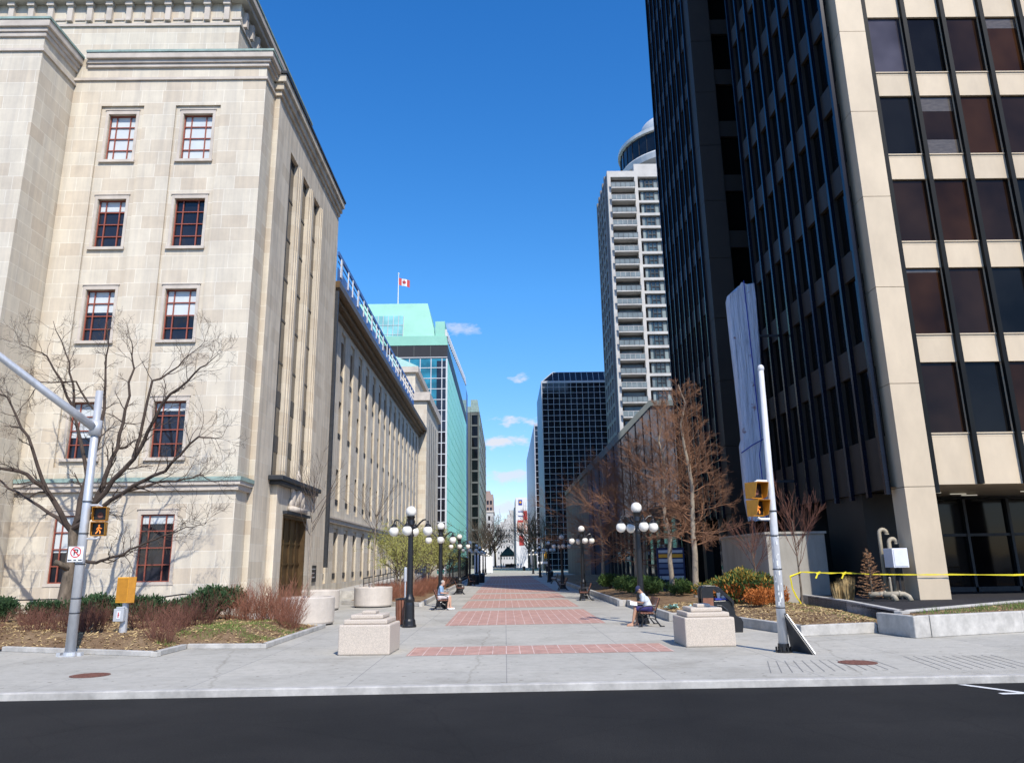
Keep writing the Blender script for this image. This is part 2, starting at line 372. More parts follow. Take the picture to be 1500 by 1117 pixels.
def mat_mulch():
    m, nt, b = newmat('mulch_bed'); v = objvec(nt)
    n = noise_tex(nt, 1.1, 6, .7, v); c = ramp(nt, n.outputs[0], [(.3,(.17,.105,.065)),(.55,(.30,.205,.125)),(.75,(.40,.30,.19))])
    n2 = noise_tex(nt, 28, 6, .8, v); g = ramp(nt, n2.outputs[0], [(.3,(.5,.48,.45)),(.7,(1.25,1.22,1.15))])
    nt.links.new(mixc(nt,1,c,g,'MULTIPLY'), b.inputs['Base Color']); b.inputs['Roughness'].default_value = .95; b.inputs['Specular IOR Level'].default_value = .1
    bp = N(nt,'ShaderNodeBump'); bp.inputs['Strength'].default_value = .8; bp.inputs['Distance'].default_value = .05
    nt.links.new(n2.outputs[0], bp.inputs['Height']); nt.links.new(bp.outputs[0], b.inputs['Normal'])
    return m
M['mulch'] = mat_mulch()

# ------------------------------------------------------------------ camera, light, sky
cam = bpy.data.objects.new('camera', bpy.data.cameras.new('camera')); COL.objects.link(cam); sc.camera = cam
RW = Matrix(((0.99984407,0.01293682,-0.01201992),(-0.00817273,-0.26438773,-0.96438184),(-0.01565395,0.9643297,-0.26424078)))
cam.matrix_world = Matrix.Translation((0,0,2.2)) @ RW.to_4x4()
cam.data.sensor_width = 36; cam.data.lens = 36*1180/1500; cam.data.shift_y = -60/1500; cam.data.clip_end = 6000; cam.data.clip_start = .1
SUN_EL, SUN_AZ = 46.0, 21.5          # the sun stands behind the camera, a little to the right
sd = Vector((math.sin(R(SUN_AZ))*math.cos(R(SUN_EL)), -math.cos(R(SUN_AZ))*math.cos(R(SUN_EL)), math.sin(R(SUN_EL))))
sun = bpy.data.objects.new('sun', bpy.data.lights.new('sun','SUN')); COL.objects.link(sun)
sun.data.energy = 5.0; sun.data.angle = R(.53); sun.data.color = (1.0,.94,.845)
sun.rotation_euler = sd.to_track_quat('Z','Y').to_euler()
w = bpy.data.worlds.new('World'); sc.world = w; w.use_nodes = True; nt = w.node_tree
bg = nt.nodes['Background']; sky = N(nt,'ShaderNodeTexSky', sky_type='NISHITA'); sky.sun_disc = False
sky.sun_elevation = R(SUN_EL); sky.sun_rotation = R(180-SUN_AZ); sky.altitude = 100; sky.air_density = 1.0; sky.dust_density = .25; sky.ozone_density = 2.5
hs = N(nt,'ShaderNodeHueSaturation'); hs.inputs['Saturation'].default_value = 1.38; hs.inputs['Hue'].default_value = .502; hs.inputs['Value'].default_value = 1.5; nt.links.new(sky.outputs[0], hs.inputs['Color'])
tc = N(nt,'ShaderNodeTexCoord'); sp = N(nt,'ShaderNodeSeparateXYZ'); nt.links.new(tc.outputs['Generated'], sp.inputs[0])
mp = N(nt,'ShaderNodeMapping'); mp.inputs['Scale'].default_value = (26,26,60); nt.links.new(tc.outputs['Generated'], mp.inputs[0])
cn = noise_tex(nt, 1.0, 6, .62, mp.outputs[0])
cn2 = N(nt,'ShaderNodeMath', operation='MULTIPLY_ADD'); nt.links.new(cn.outputs[0], cn2.inputs[0]); cn2.inputs[1].default_value = 2.2; cn2.inputs[2].default_value = -.62
nrm = N(nt,'ShaderNodeVectorMath', operation='NORMALIZE'); nt.links.new(tc.outputs['Generated'], nrm.inputs[0])
total = None
for (dx,dy,dz),wx,wz,amp in (((.0181,.976,.2169),.018,.008,.75),((.030,.9859,.1655),.030,.009,.95),((.0,.9902,.1394),.034,.010,1.0),((-.002,.9953,.0967),.030,.009,.8),((-.0537,.9586,.2797),.022,.006,.55),((-.009,.998,.062),.03,.010,.75),((-.26,.93,.12),.06,.02,.9),((.30,.92,.2),.07,.02,.9),((.6,.75,.15),.09,.03,.9),((-.6,.7,.2),.1,.03,.9),((.2,-.95,.22),.14,.04,.9),((-.3,-.9,.3),.15,.04,.9)):
    sb = N(nt,'ShaderNodeVectorMath', operation='SUBTRACT'); nt.links.new(nrm.outputs[0], sb.inputs[0]); sb.inputs[1].default_value = (dx,dy,dz)
    sc2 = N(nt,'ShaderNodeVectorMath', operation='MULTIPLY'); nt.links.new(sb.outputs[0], sc2.inputs[0]); sc2.inputs[1].default_value = (1/wx,1/wx,1/wz)
    ln = N(nt,'ShaderNodeVectorMath', operation='LENGTH'); nt.links.new(sc2.outputs[0], ln.inputs[0])
    a1 = N(nt,'ShaderNodeMath', operation='MULTIPLY_ADD'); nt.links.new(ln.outputs['Value'], a1.inputs[0]); a1.inputs[1].default_value = -.40; nt.links.new(cn2.outputs[0], a1.inputs[2])
    pf = ramp(nt, a1.outputs[0], [(.06,(0,0,0)),(.40,(amp,amp,amp))])
    if total is None: total = pf
    else:
        mxn = N(nt,'ShaderNodeMath', operation='MAXIMUM'); nt.links.new(total, mxn.inputs[0]); nt.links.new(pf, mxn.inputs[1]); total = mxn.outputs[0]
grad = ramp(nt, sp.outputs[2], [(0.0,(.58,.57,.74)),(.12,(.68,.69,.85)),(.32,(.95,.92,.94)),(.6,(1.12,.90,.98))])
skyg = mixc(nt, 1.0, hs.outputs[0], grad, 'MULTIPLY')
skyc = mixc(nt, total, skyg, (5.2,5.5,6.2))
nt.links.new(skyc, bg.inputs['Color']); bg.inputs['Strength'].default_value = .15
sc.view_settings.view_transform = 'Standard'; sc.view_settings.look = 'None'; sc.view_settings.exposure = 0; sc.view_settings.gamma = 1
sc.render.engine = 'CYCLES'; sc.cycles.max_bounces = 6; sc.cycles.diffuse_bounces = 2; sc.cycles.glossy_bounces = 3

# ------------------------------------------------------------------ the setting
def struct(name, mb, m, label, **k): return tag(mb.build(name, m, **k), label, None, None, 'structure')
mb = MB(); mb.poly([(-2500,-800,-.25),(2500,-800,-.25),(2500,3500,-.25),(-2500,3500,-.25)])
struct('ground', mb, M['greyconc'], 'flat grey city ground reaching to the horizon')
mb = MB(); mb.poly([(-300,-40,-.13),(300,-40,-.13),(300,16.2,-.13),(-300,16.2,-.13)])
struct('road', mb, M['asphalt'], 'dark asphalt cross street in the foreground')
mb = MB(); mb.box(-300,300,16.3,900,-.2,0)
struct('pavement', mb, M['pavement'], 'pale concrete paving of the pedestrian mall and sidewalk')
mb = MB(); mb.box(-300,300,16.12,16.3,-.2,.003)
struct('kerb', mb, M['kerbc'], 'concrete kerb along the edge of the cross street', bevel=.02)
bands = [(21.15,23.2,-2.47,4.16),(30.75,39.6,-2.2,3.62),(41.9,49.6,-2.2,3.62),(51.7,59.6,-2.2,3.7),(61.6,70.5,-2.2,3.75),(72.3,84.5,-2.2,3.8),(86.5,106,-2.2,3.8),(108,130,-2.2,3.8)]
for y0,y1,x0,x1 in bands:
    mb = MB(); mb.poly([(x0,y0,.005),(x1,y0,.005),(x1,y1,.005),(x0,y1,.005)])
    struct('brick_paving', mb, M['brick'], 'band of red brick paving set into the concrete mall')
mb = MB()
mb.poly([(8.35,16.02,-.125),(8.5,16.02,-.125),(9.05,14.9,-.125),(8.9,14.9,-.125)]); mb.poly([(8.5,15.0,-.124),(40,15.0,-.124),(40,14.85,-.124),(8.5,14.85,-.124)])
struct('road_marking', mb, M['mark'], 'white painted line on the dark asphalt')
mb = MB()
for i in range(13):     # saw-cut grooves of the two kerb ramps
    x = 5.2+i*.22; mb.poly([(x,17.0+.02*i,.004),(x+.02,17.0+.02*i,.004),(x+.55-.03*i,18.9,.004),(x+.53-.03*i,18.9,.004)])
for i in range(10):
    x = 8.6+i*.22; mb.poly([(x,17.1,.004),(x+.02,17.1,.004),(x+.35,19.3,.004),(x+.33,19.3,.004)])
struct('ramp_groove', mb, M['groove'], 'grooves cut into the concrete kerb ramp')

# ------------------------------------------------------------------ left: the stone office building
SB = empty('stone_office_building', (-22,38,0), 0, 'beige limestone office block with red framed windows, long windowed wing and copper ledges', 'building')
ff = Fr((0,38,0),(1,0,0),(0,-1,0))                 # main front, u = X
colA, colB = (-20.62,-19.2), (-16.7,-15.17)
rows = [(22.62,25.3),(17.77,20.42),(12.88,15.53),(7.16,9.86)]
low = (1.56,4.54)
mb = MB()
bays = [(a-.42,b+.42,6.75,25.75) for a,b in (colA,colB)]
facade(mb, ff, -22.62, -12.45, 0, 28.6, bays + [(a,b,*low) for a,b in (colA,colB)], .11)
for (a,b),bay in zip((colA,colB),bays):
    facade(mb, ff, bay[0], bay[1], bay[2], bay[3], [(a,b,*r) for r in rows], .30, -.11)
# right return of the front and the steps of the side frontispiece
fs = Fr((-12.45,0,0),(0,1,0),(1,0,0)); facade(mb, fs, 38, 39.74, 0, 28.6, [], .1)
f2 = Fr((0,39.74,0),(1,0,0),(0,-1,0)); facade(mb, f2, -12.45, -12.17, 0, 27.9, [], .1)
mb.build('front_wall', M['stone'], SB)
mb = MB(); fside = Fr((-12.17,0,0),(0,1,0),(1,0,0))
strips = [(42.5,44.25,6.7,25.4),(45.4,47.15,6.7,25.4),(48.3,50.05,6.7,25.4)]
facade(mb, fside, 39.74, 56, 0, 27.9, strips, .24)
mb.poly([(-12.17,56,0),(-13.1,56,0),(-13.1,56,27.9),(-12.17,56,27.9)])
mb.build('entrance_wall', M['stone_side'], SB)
for a,b,c,e in strips:
    mb = MB(); mb.fbox(fside, a, b, c, e, -.30, -.24); wdw = mb.build('window_strip', M['pane'], SB)
    mb = MB(); mb.fbox(fside, (a+b)/2-.05,(a+b)/2+.05, c, e, -.24, -.2)
    z = c+1.4
    while z < e: mb.fbox(fside, a, b, z, z+(.9 if int(z*10)%4 < 2 else .12), -.24, -.21); z += 2.45
    mb.build('frame', M['darksteel'], wdw)
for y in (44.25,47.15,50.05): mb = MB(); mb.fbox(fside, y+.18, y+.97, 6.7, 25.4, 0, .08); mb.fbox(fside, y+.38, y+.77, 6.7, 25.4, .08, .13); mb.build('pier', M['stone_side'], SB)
# portal
mb = MB(); fp = Fr((-11.82,0,0),(0,1,0),(1,0,0))
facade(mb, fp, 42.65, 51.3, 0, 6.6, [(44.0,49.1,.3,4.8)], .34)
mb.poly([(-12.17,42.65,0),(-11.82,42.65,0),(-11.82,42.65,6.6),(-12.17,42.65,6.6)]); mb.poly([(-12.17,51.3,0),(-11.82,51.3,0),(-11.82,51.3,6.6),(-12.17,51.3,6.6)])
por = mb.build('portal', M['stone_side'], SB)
mb = MB(); mb.box(-12.17,-11.4,42.0,51.0,6.45,6.7); mb.box(-12.17,-11.5,42.3,50.7,6.25,6.45); mb.build('hood', M['darksteel'], por, bevel=.04)
mb = MB(); mb.fbox(fp, 44.15,48.95,.3,4.65,-.33,-.29)
dr = mb.build('door', M['bronze'], por)
mb = MB(); mb.fbox(fp,44.0,44.15,.3,4.8,-.33,.02); mb.fbox(fp,48.95,49.1,.3,4.8,-.33,.02); mb.fbox(fp,44.15,48.95,4.65,4.8,-.33,.02)
for k in range(1,4): mb.fbox(fp,44+k*1.27-.06,44+k*1.27+.06,.3,4.65,-.29,-.2)
for z in (1.1,2.2,3.3): mb.fbox(fp,44.15,48.95,z,z+.1,-.29,-.22)
mb.build('door_frame', M['bronze'], dr)
mb = MB(); mb.fbox(fp,43.9,49.2,4.85,5.0,0,.25); mb.build('lintel', M['darksteel'], por)
mb = MB()           # carved coat of arms above the door
mb.fbox(fp,44.9,48.2,5.02,5.3,0,.3); 
for y,z,r,sz in ((46.55,5.9,.5,1.15),(45.55,5.8,.33,1.6),(47.55,5.8,.33,1.6),(45.4,6.25,.22,1.2),(47.7,6.25,.22,1.2),(46.55,6.55,.36,1.0),(46.55,6.95,.26,1.2),(46.1,5.45,.2,1),(47.0,5.45,.2,1),(45.2,5.45,.25,1),(47.9,5.45,.25,1),(46.55,7.2,.12,1.5)):
    mb.ball((-11.75,y,z),r,10,8,sx=.55,sz=sz)
mb.build('carved_crest', M['stone_trim'], por, smooth=True)
mb = MB(); mb.fbox(fside,51.55,53.7,1.15,2.15,0,.08); pl = mb.build('plaque', M['darksteel'], SB)
mb = MB()
for k,(a,b) in enumerate(((.2,1.9),(.5,1.6),(.35,1.75))): mb.fbox(fside,51.55+a,51.55+b,1.9-k*.25,1.97-k*.25,.08,.09)
mb.build('lettering', M['galv'], pl)
# projecting wing at the far left
mb = MB(); fw = Fr((0,34.95,0),(1,0,0),(0,-1,0)); facade(mb, fw, -42, -22.62, 0, 28.6, [], .1)
fws = Fr((-22.62,0,0),(0,1,0),(1,0,0)); facade(mb, fws, 34.95, 38, 0, 28.6, [], .1)
mb.build('corner_wing', M['stone'], SB)
def cornice(x0,x1,y0,z0,z1,over,xr=True, back=6, cop=True):
    """stepped cornice round a front (towards -y) and its right return (+x)"""
    c = MB(); h = z1-z0
    for k,(f0,f1,o) in enumerate(((0,.28,.35),(.28,.55,.6),(.55,1,1.0))):
        c.box(x0, x1+over*o, y0-over*o, y0+back, z0+h*f0, z0+h*f1)
    c.build('cornice', M['stone_trim'], SB, bevel=.03)
    if cop:
        c = MB(); c.box(x0, x1+over+.05, y0-over-.05, y0+back, z1, z1+.12); c.build('copper_cap', M['copper'], SB)
cornice(-42,-22.62,34.95,27.75,28.6,.3,back=3.05)
mb = MB(); mb.box(-42,-22.52,34.85,38,26.95,27.08); mb.box(-22.62,-12.36,37.9,38.4,27.25,27.4); mb.box(-12.45,-12.36,38.4,39.74,27.25,27.4)
mb.build('string_course', M['stone_trim'], SB)
cornice(-22.0,-12.45,38.0,28.0,28.75,.38,back=1.75)
# ground-floor ledge
mb = MB(); mb.box(-22.6,-12.2,37.72,38,5.84,6.02); mb.box(-12.45,-12.2,38,39.74,5.84,6.02); mb.box(-22.6,-12.3,37.82,38,5.6,5.84); mb.box(-12.45,-12.3,38,39.74,5.6,5.84); mb.build('ledge', M['stone_trim'], SB)
mb = MB(); mb.box(-22.6,-12.15,37.66,38,6.02,6.2); mb.box(-12.45,-12.15,38,39.74,6.02,6.2); mb.build('copper_ledge', M['copper'], SB)
# attic storey, set back
mb = MB(); fa = Fr((0,40,0),(1,0,0),(0,-1,0)); facade(mb, fa, -42, -14.85, 28.7, 34.2, [], .1); fb = Fr((-14.85,0,0),(0,1,0),(1,0,0)); facade(mb, fb, 40, 54.5, 27.9, 34.2, [], .1)
mb.build('attic_wall', M['stone'], SB)
mb = MB(); mb.box(-42,-14.75,39.9,54.5,32.1,32.25)
x = -41.5
while x < -15: mb.box(x,x+.3,39.78,40,32.4,33.35); mb.box(x-.05,x+.35,39.66,40,33.35,33.6); mb.box(x+.42,x+1.0,39.93,40,32.5,32.62); x += 1.12
y = 40.5
while y < 54: mb.box(-14.85,-14.63,y,y+.3,32.4,33.35); y += 1.12
mb.build('dentil', M['stone_trim'], SB)
mb = MB(); mb.box(-42,-14.45,39.5,54.7,33.6,33.9); mb.box(-42,-14.25,39.3,54.8,33.9,34.35); mb.build('attic_cornice', M['stone_trim'], SB, bevel=.03)
mb = MB(); mb.box(-42,-14.2,39.2,54.9,34.35,34.5); mb.build('copper_cap', M['copper'], SB)
# side cornice over the entrance front
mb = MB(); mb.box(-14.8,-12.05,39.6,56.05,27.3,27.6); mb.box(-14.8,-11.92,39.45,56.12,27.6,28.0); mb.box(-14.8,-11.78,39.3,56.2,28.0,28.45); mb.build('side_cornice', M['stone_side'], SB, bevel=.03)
mb = MB(); mb.box(-14.8,-11.7,39.2,56.25,28.45,28.6); mb.build('copper_cap', M['darksteel'], SB)
# red windows
def sash(fr, a, b, z0, z1, d, blind, nrow=4):
    m_ = MB(); wd = .048
    m_.fbox(fr,a,a+wd,z0,z1,d,d+.07); m_.fbox(fr,b-wd,b,z0,z1,d,d+.07); m_.fbox(fr,a+wd,b-wd,z0,z0+wd,d,d+.07); m_.fbox(fr,a+wd,b-wd,z1-wd,z1,d,d+.07)
    for t in (.25,.75): u = a+(b-a)*t; m_.fbox(fr,u-.026,u+.026,z0+wd,z1-wd,d,d+.06)
    for k in range(1,nrow): z = z0+(z1-z0)*k/nrow; m_.fbox(fr,a+wd,b-wd,z-.024,z+.024,d+.002,d+.055)
    wdo = m_.build('window', M['redframe'], SB)
    p = MB(); p.fbox(fr,a+.01,b-.01,z0+.01,z1-.01,d-.05,d-.02); p.build('pane', M['pane'], wdo)
    if blind > 0:
        p = MB(); h = (z1-z0)*blind; gap = .02
        p.fbox(fr,a+.06,b-.06,z1-h,z1-.06,d-.018,d-.012)
        p.build('blind', M['blind'], wdo)
    s_ = MB(); s_.fbox(fr,a-.2,b+.2,z0-.14,z0,-.11,.03); s_.build('sill', M['stone_trim'], wdo)
    if z0 < 20 and z0 > 5: pass
    t_ = MB()
    dd = -.11 if z0 > 5 else 0
    t_.fbox(fr,a-.2,b+.2,z1+.222,z1+.27,dd,dd+.07); t_.fbox(fr,a-.16,a-.021,z0,z1+.22,dd,dd+.03); t_.fbox(fr,b+.021,b+.16,z0,z1+.22,dd,dd+.03); t_.fbox(fr,a-.02,b+.02,z1+.005,z1+.22,dd,dd+.035)
    t_.build('surround', M['stone_trim'], wdo)
blA = [.97,.22,.42,.62]; blB = [.97,.0,.52,.16]
for (a,b),bl in ((colA,blA),(colB,blB)):
    for r,q in zip(rows,bl): sash(ff,a,b,r[0],r[1],-.36,q)
sash(ff,*colA,*low,-.09,.55); sash(ff,*colB,*low,-.09,.14)
# the long wing
WX = -13.1; fl = Fr((WX,0,0),(0,1,0),(1,0,0))
wrows = [(1.15,4.6),(6.7,9.45),(11.9,14.9),(16.6,19.85)]
wcols = [59.4+4.03*k for k in range(16)]
BD = .15        # depth of the tall bays between the piers
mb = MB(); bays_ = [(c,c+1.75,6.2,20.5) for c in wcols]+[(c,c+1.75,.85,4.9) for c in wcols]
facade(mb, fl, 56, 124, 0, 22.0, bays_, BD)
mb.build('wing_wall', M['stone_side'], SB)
mb = MB()
for c in wcols:
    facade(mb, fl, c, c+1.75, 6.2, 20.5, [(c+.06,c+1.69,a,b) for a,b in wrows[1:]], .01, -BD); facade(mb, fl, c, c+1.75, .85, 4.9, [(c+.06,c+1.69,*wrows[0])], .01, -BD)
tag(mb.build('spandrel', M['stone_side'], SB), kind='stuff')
for c in wcols:
    for a,b in wrows:
        m_ = MB(); m_.fbox(fl,c+.06,c+1.69,a,b,-BD-.49,-BD-.45); wn = m_.build('window', M['pane'], SB)
        m_ = MB(); m_.fbox(fl,c+.82,c+.92,a+.4,b,-BD-.45,-BD-.40); m_.fbox(fl,c+.08,c+1.67,(a+b)/2-.05,(a+b)/2+.05,-BD-.45,-BD-.40); m_.fbox(fl,c+.08,c+1.67,a+.01,a+.40,-BD-.44,-BD+.04); m_.build('frame', M['darksteel'], wn)  # dark box at the foot stands in for the sill shadow
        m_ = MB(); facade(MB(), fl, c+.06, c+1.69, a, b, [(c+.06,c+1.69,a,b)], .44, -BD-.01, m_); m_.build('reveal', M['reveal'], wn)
mb = MB(); mb.box(WX,-12.85,56,124,5.2,5.5); mb.box(WX,-12.75,56,124,5.5,5.62); mb.build('ledge', M['stone_trim'], SB)
mb = MB(); mb.box(-14.5,-12.75,56,124,21.0,21.4); mb.box(-14.5,-12.35,56,124,21.4,21.75); mb.box(-14.5,-11.85,56,124,21.75,22.25); mb.build('wing_cornice', M['bronze'], SB)
mb = MB(); mb.box(-12.2,-12.14,56.5,108,22.3,23.5); mb.box(-12.24,-12.1,56.5,108,24.45,24.75); mb.box(-12.2,-12.14,56.5,108,23.95,24.02)
rl = mb.build('guard_rail', M['railblue'], SB)
for k in range(21):
    y = 57.3+k*2.4+(.5 if k%3 == 1 else 0); mb = MB(); mb.box(-12.13,-12.07,y,y+(.22 if k%3 else .5),23.0,24.45); mb.build('post', M['white'], rl)
mb = MB(); mb.tube([(-12.05,56.35,2),(-12.05,56.35,21.5)],.11,8); mb.box(-13.1,-11.95,56.05,56.2,2,21.5); mb.build('downpipe', M['darksteel'], SB)
# far pavilion closing the wing
mb = MB(); mb.box(-30,-11.9,124,146,0,27.0); mb.box(-30,-14.0,126,146,27.0,32.2); mb.build('end_pavilion', M['stone'], SB)
boxes('window_strip', M['darksteel'], SB, [(-11.9,-11.87,y,y+.6,6.7,24.5) for y in (129,132.5,136,139.5)])
mb = MB(); mb.box(-30,-11.4,123.5,146.3,26.6,27.9); mb.box(-30,-13.5,125.5,146,31.6,32.5); mb.build('cornice', M['stone_trim'], SB)
mb = MB(); n_=[(-30,125.5,32.5),(-13.5,125.5,32.5),(-13.5,146,32.5),(-30,146,32.5)]; a_,b_=(-24,135.5,37),(-19,135.5,37)
mb.poly([n_[0],n_[1],b_,a_]); mb.poly([n_[1],n_[2],b_]); mb.poly([n_[2],n_[3],a_,b_]); mb.poly([n_[3],n_[0],a_]); mb.build('copper_roof', M['copper_roof'], SB)
mb = MB(); mb.box(-42,-13.2,56,124,21,22.2); mb.box(-42,-15,40.2,56,27,34); mb.build('roof', M['greyconc'], SB)

# ------------------------------------------------------------------ left: teal glass tower
TB = empty('teal_glass_tower', (-22,170,0), 0, 'teal glass office building with pale aqua sloped crown and dark band', 'building')
ft = Fr((0,170,0),(1,0,0),(0,-1,0)); fts = Fr((-12.0,0,0),(0,1,0),(1,0,0))
mb = MB(); mb.box(-40,-12.05,170.05,258,0,44.8); mb.build('core', M['tealline'], TB)
z = 1.0; k = 0
while z < 44.6:
    m_ = MB(); m_.fbox(ft,-40,-12.05,z,z+2.1,-.05,.06); m_.build('front_glass_band', M['tealglass'] if z > 27 else M['pane'], TB)
    m_ = MB(); m_.fbox(fts,170.2,258,z,z+2.16,-.05,.05); m_.build('side_glass_band', M['teal'], TB)
    z += 2.33; k += 1
mb = MB(); z = 1.0
while z < 45.5: mb.fbox(ft,-40,-12.0,z-.16,z,-.05,.14); z += 2.33
x = -39.0
while x < -12: mb.fbox(ft,x-.09,x+.09,0.8,44.9,-.05,.13); x += 2.35
mb.fbox(ft,-12.3,-11.95,0,44.9,-.1,.15)
mb.build('mullion', M['whiteframe'], TB)
mb = MB(); mb.box(-14.28,-12.3,169.9,170,1,44.4); mb.build('corner_window', M['pane'], TB)
mb = MB(); mb.box(-40,-11.95,169.9,258,44.9,47.9); mb.build('dark_band', M['darkband'], TB)
mb = MB()
for x in (-30,-26.5,-22.9,-19.3,-15.7): mb.fbox(ft,x,x+.08,44.9,47.9,.1,.12)
mb.build('band_joint', M['greyconc'], TB)
mb = MB()           # sloped aqua crown
mb.hexa([(-40,169.8,47.9),(-11.9,169.8,47.9),(-11.9,258,47.9),(-40,258,47.9)],[(-40,169.8,50),(-12.2,169.8,50),(-12.2,258,50),(-40,258,50)])
mb.hexa([(-40,170.5,50),(-14.6,170.5,50),(-14.6,258,50),(-40,258,50)],[(-40,173,58.5),(-16.7,173,58.5),(-16.7,258,58.5),(-40,258,58.5)])
mb.box(-14.7,-12.6,170.2,258,50,53.4)
mb.build('crown', M['tealtop'], TB)
mb = MB(); mb.hexa([(-14,171,47.9),(-11.97,171,47.9),(-11.97,258,47.9),(-14,258,47.9)],[(-14,171,50.2),(-12.05,171,50.2),(-12.05,258,58.6),(-14,258,58.6)]); mb.build('upper_side_wall', M['tealglass'], TB)
for k in range(22):
    y = 171+k*4; z = 50.3+8.4*k/21; mb = MB(); mb.hexa([(-12.9,y,z-1.2),(-11.9,y,z-1.2),(-11.9,y+2.6,z-1.0),(-12.9,y+2.6,z-1.0)],[(-12.9,y,z+1.5),(-12.2,y,z+1.5),(-12.0,y+2.6,z+.2),(-12.9,y+2.6,z+.2)]); mb.build('parapet_tooth', M['whiteframe'], TB)
mb = MB(); mb.hexa([(-29.5,169.95,48.3),(-21.8,169.95,48.3),(-21.8,171,48.3),(-29.5,171,48.3)],[(-29.0,171.5,55.2),(-21.8,171.5,55.2),(-21.8,173,55.2),(-29,173,55.2)]); cg = mb.build('crown_window', M['crownglass'], TB)
mb = MB()
for k in range(7): x = -28.6+k*1.13; mb.tube([(x,169.9,48.3),(x,171.45,55.2)],.07,4)
for t in (.12,.33,.66): mb.tube([(-29.3,169.9+1.55*t,48.3+6.9*t),(-21.8,169.9+1.55*t,48.3+6.9*t)],.07,4)
mb.build('mullion', M['whiteframe'], cg)
FP = empty('flagpole', (-23.8,176,58.5), 0, 'thin white flagpole on the roof of the teal tower', 'flagpole')
mb = MB(); mb.tube([(0,0,0),(0,0,8.2)],[.13,.08],8); mb.build('pole', M['white'], FP, world=False); mb = MB(); mb.ball((0,0,8.3),.2); mb.build('finial', M['white'], FP, world=False)
FG = empty('flag', (-23.7,176,65.8), 0, 'red and white maple leaf flag flying above the teal tower', 'flag')
def wavy(x0,x1,dx,m_,z0=-2.2,z1=0):
    n_ = 6
    for i in range(n_):
        a = x0+(x1-x0)*i/n_; b = x0+(x1-x0)*(i+1)/n_
        fy = lambda x: .22*math.sin(x*2.3); fz = lambda x: -.28*x
        m_.poly([(a,fy(a),z0+fz(a)),(b,fy(b),z0+fz(b)),(b,fy(b),z1+fz(b)),(a,fy(a),z1+fz(a))])
m_ = MB(); wavy(0,.8,0,m_); wavy(2.4,3.2,0,m_); m_.build('red_bar', M['farred'], FG, world=False)
m_ = MB(); wavy(.8,2.4,0,m_); m_.build('white_field', M['white'], FG, world=False)
leaf = [(0,-.62),(.05,-.3),(.42,-.34),(.34,-.2),(.62,.08),(.5,.14),(.52,.34),(.3,.28),(.18,.22),(.24,.52),(.1,.45),(0,.68)]
leaf = leaf + [(-x,y) for x,y in reversed(leaf[1:-1])]
m_ = MB(); m_.poly([(1.6+x*1.0, .22*math.sin((1.6+x)*2.3)-.06, -1.1-.28*(1.6+x)+y*1.2) for x,y in leaf]); m_.build('maple_leaf', M['farred'], FG, world=False); FG.scale = (.78,.78,.78)

# ------------------------------------------------------------------ left: further buildings
GB = empty('grey_green_tower', (-12,280,0), 0, 'narrow grey green office tower with a black strip of windows', 'building')
mb = MB(); mb.box(-20,-8.5,280,372,0,53); mb.build('concrete_shaft', M['greyconc'], GB)
mb = MB(); mb.hexa([(-11.6,279.8,53),(-8.4,279.8,53),(-8.4,372,53),(-11.6,372,53)],[(-11.4,279.8,57.4),(-9.0,279.8,57.4),(-9.0,372,57.4),(-11.4,372,57.4)]); mb.box(-20,-11.6,280,372,53,55); mb.build('copper_parapet', M['copper'], GB)
mb = MB(); mb.box(-8.5,-8.3,280.5,372,0,53); mb.build('side_glass', M['greyglass'], GB)
for k in range(13):
    z = 1.2+k*3.95; mb = MB(); mb.box(-11.0,-9.1,279.86,280,z,z+3.2); mb.build('window', M['storefront'], GB)
mb = MB()
for k in range(14): z = .55+k*3.95; mb.box(-11.5,-8.6,279.7,279.95,z,z+.6); mb.box(-8.32,-8.2,280.4,372,z,z+.4)
for x in (-13.0,-11.4,-9.0): mb.box(x,x+.3,279.6,280,0,53)
for k in range(16): y = 281+k*5.8; mb.box(-8.32,-8.22,y,y+.6,0,53)
mb.build('spandrel', M['greyconc'], GB)
BB = empty('blue_glass_tower', (-17,262,0), 0, 'sliver of blue glass tower between the teal tower and the grey green one', 'building')
mb = MB(); mb.box(-30,-12.3,262,275,0,58); mb.build('shaft', M['railblue'], BB)
mb = MB()
for k in range(16): mb.box(-30,-12.25,261.9,262,2+3.5*k,3.2+3.5*k)
mb.build('window_band', M['tealglass'], BB)
OB = empty('brown_stone_tower', (-10,520,0), 0, 'tall brown stone tower with corner windows beyond the far lamps', 'building')
mb = MB(); mb.box(-20,-7.2,520,560,0,43.5); mb.box(-18,-9,524,556,43.5,46); mb.build('shaft', M['sbrown'], OB)
for k in range(7):
    for x in (-11.2,-9.2):
        m_ = MB(); m_.box(x,x+1.3,519.85,520,12+k*4.2,14.4+k*4.2); m_.build('window', M['paneblue'], OB)
QB = empty('cream_stone_block', (-8,470,0), 0, 'cream stone block below the brown tower on the left side', 'building')
mb = MB(); mb.box(-22,-6.4,470,510,0,29.5); mb.build('shaft', M['farwhite'], QB)
for k in range(6):
    m_ = MB(); m_.box(-9.4,-8.2,469.85,470,4+k*4.2,6.4+k*4.2); m_.build('window', M['pane'], QB)
mb = MB(); mb.box(-22,-5.9,469.5,510,29.5,30.4); mb.build('cornice', M['stone_trim'], QB)
RB = empty('terraced_white_building', (2,650,0), 0, 'large white building with stepped upper terraces closing the end of the mall', 'building')
mb = MB(); mb.box(-6.8,30,650,700,0,30.5); mb.box(-3.5,30,653,698,30.5,32.6); mb.box(-.5,30,656,698,32.6,35); mb.box(2.2,30,659,698,35,38.5); mb.box(4.2,12,662,698,38.5,42)
mb.build('wall', M['cream'], RB)
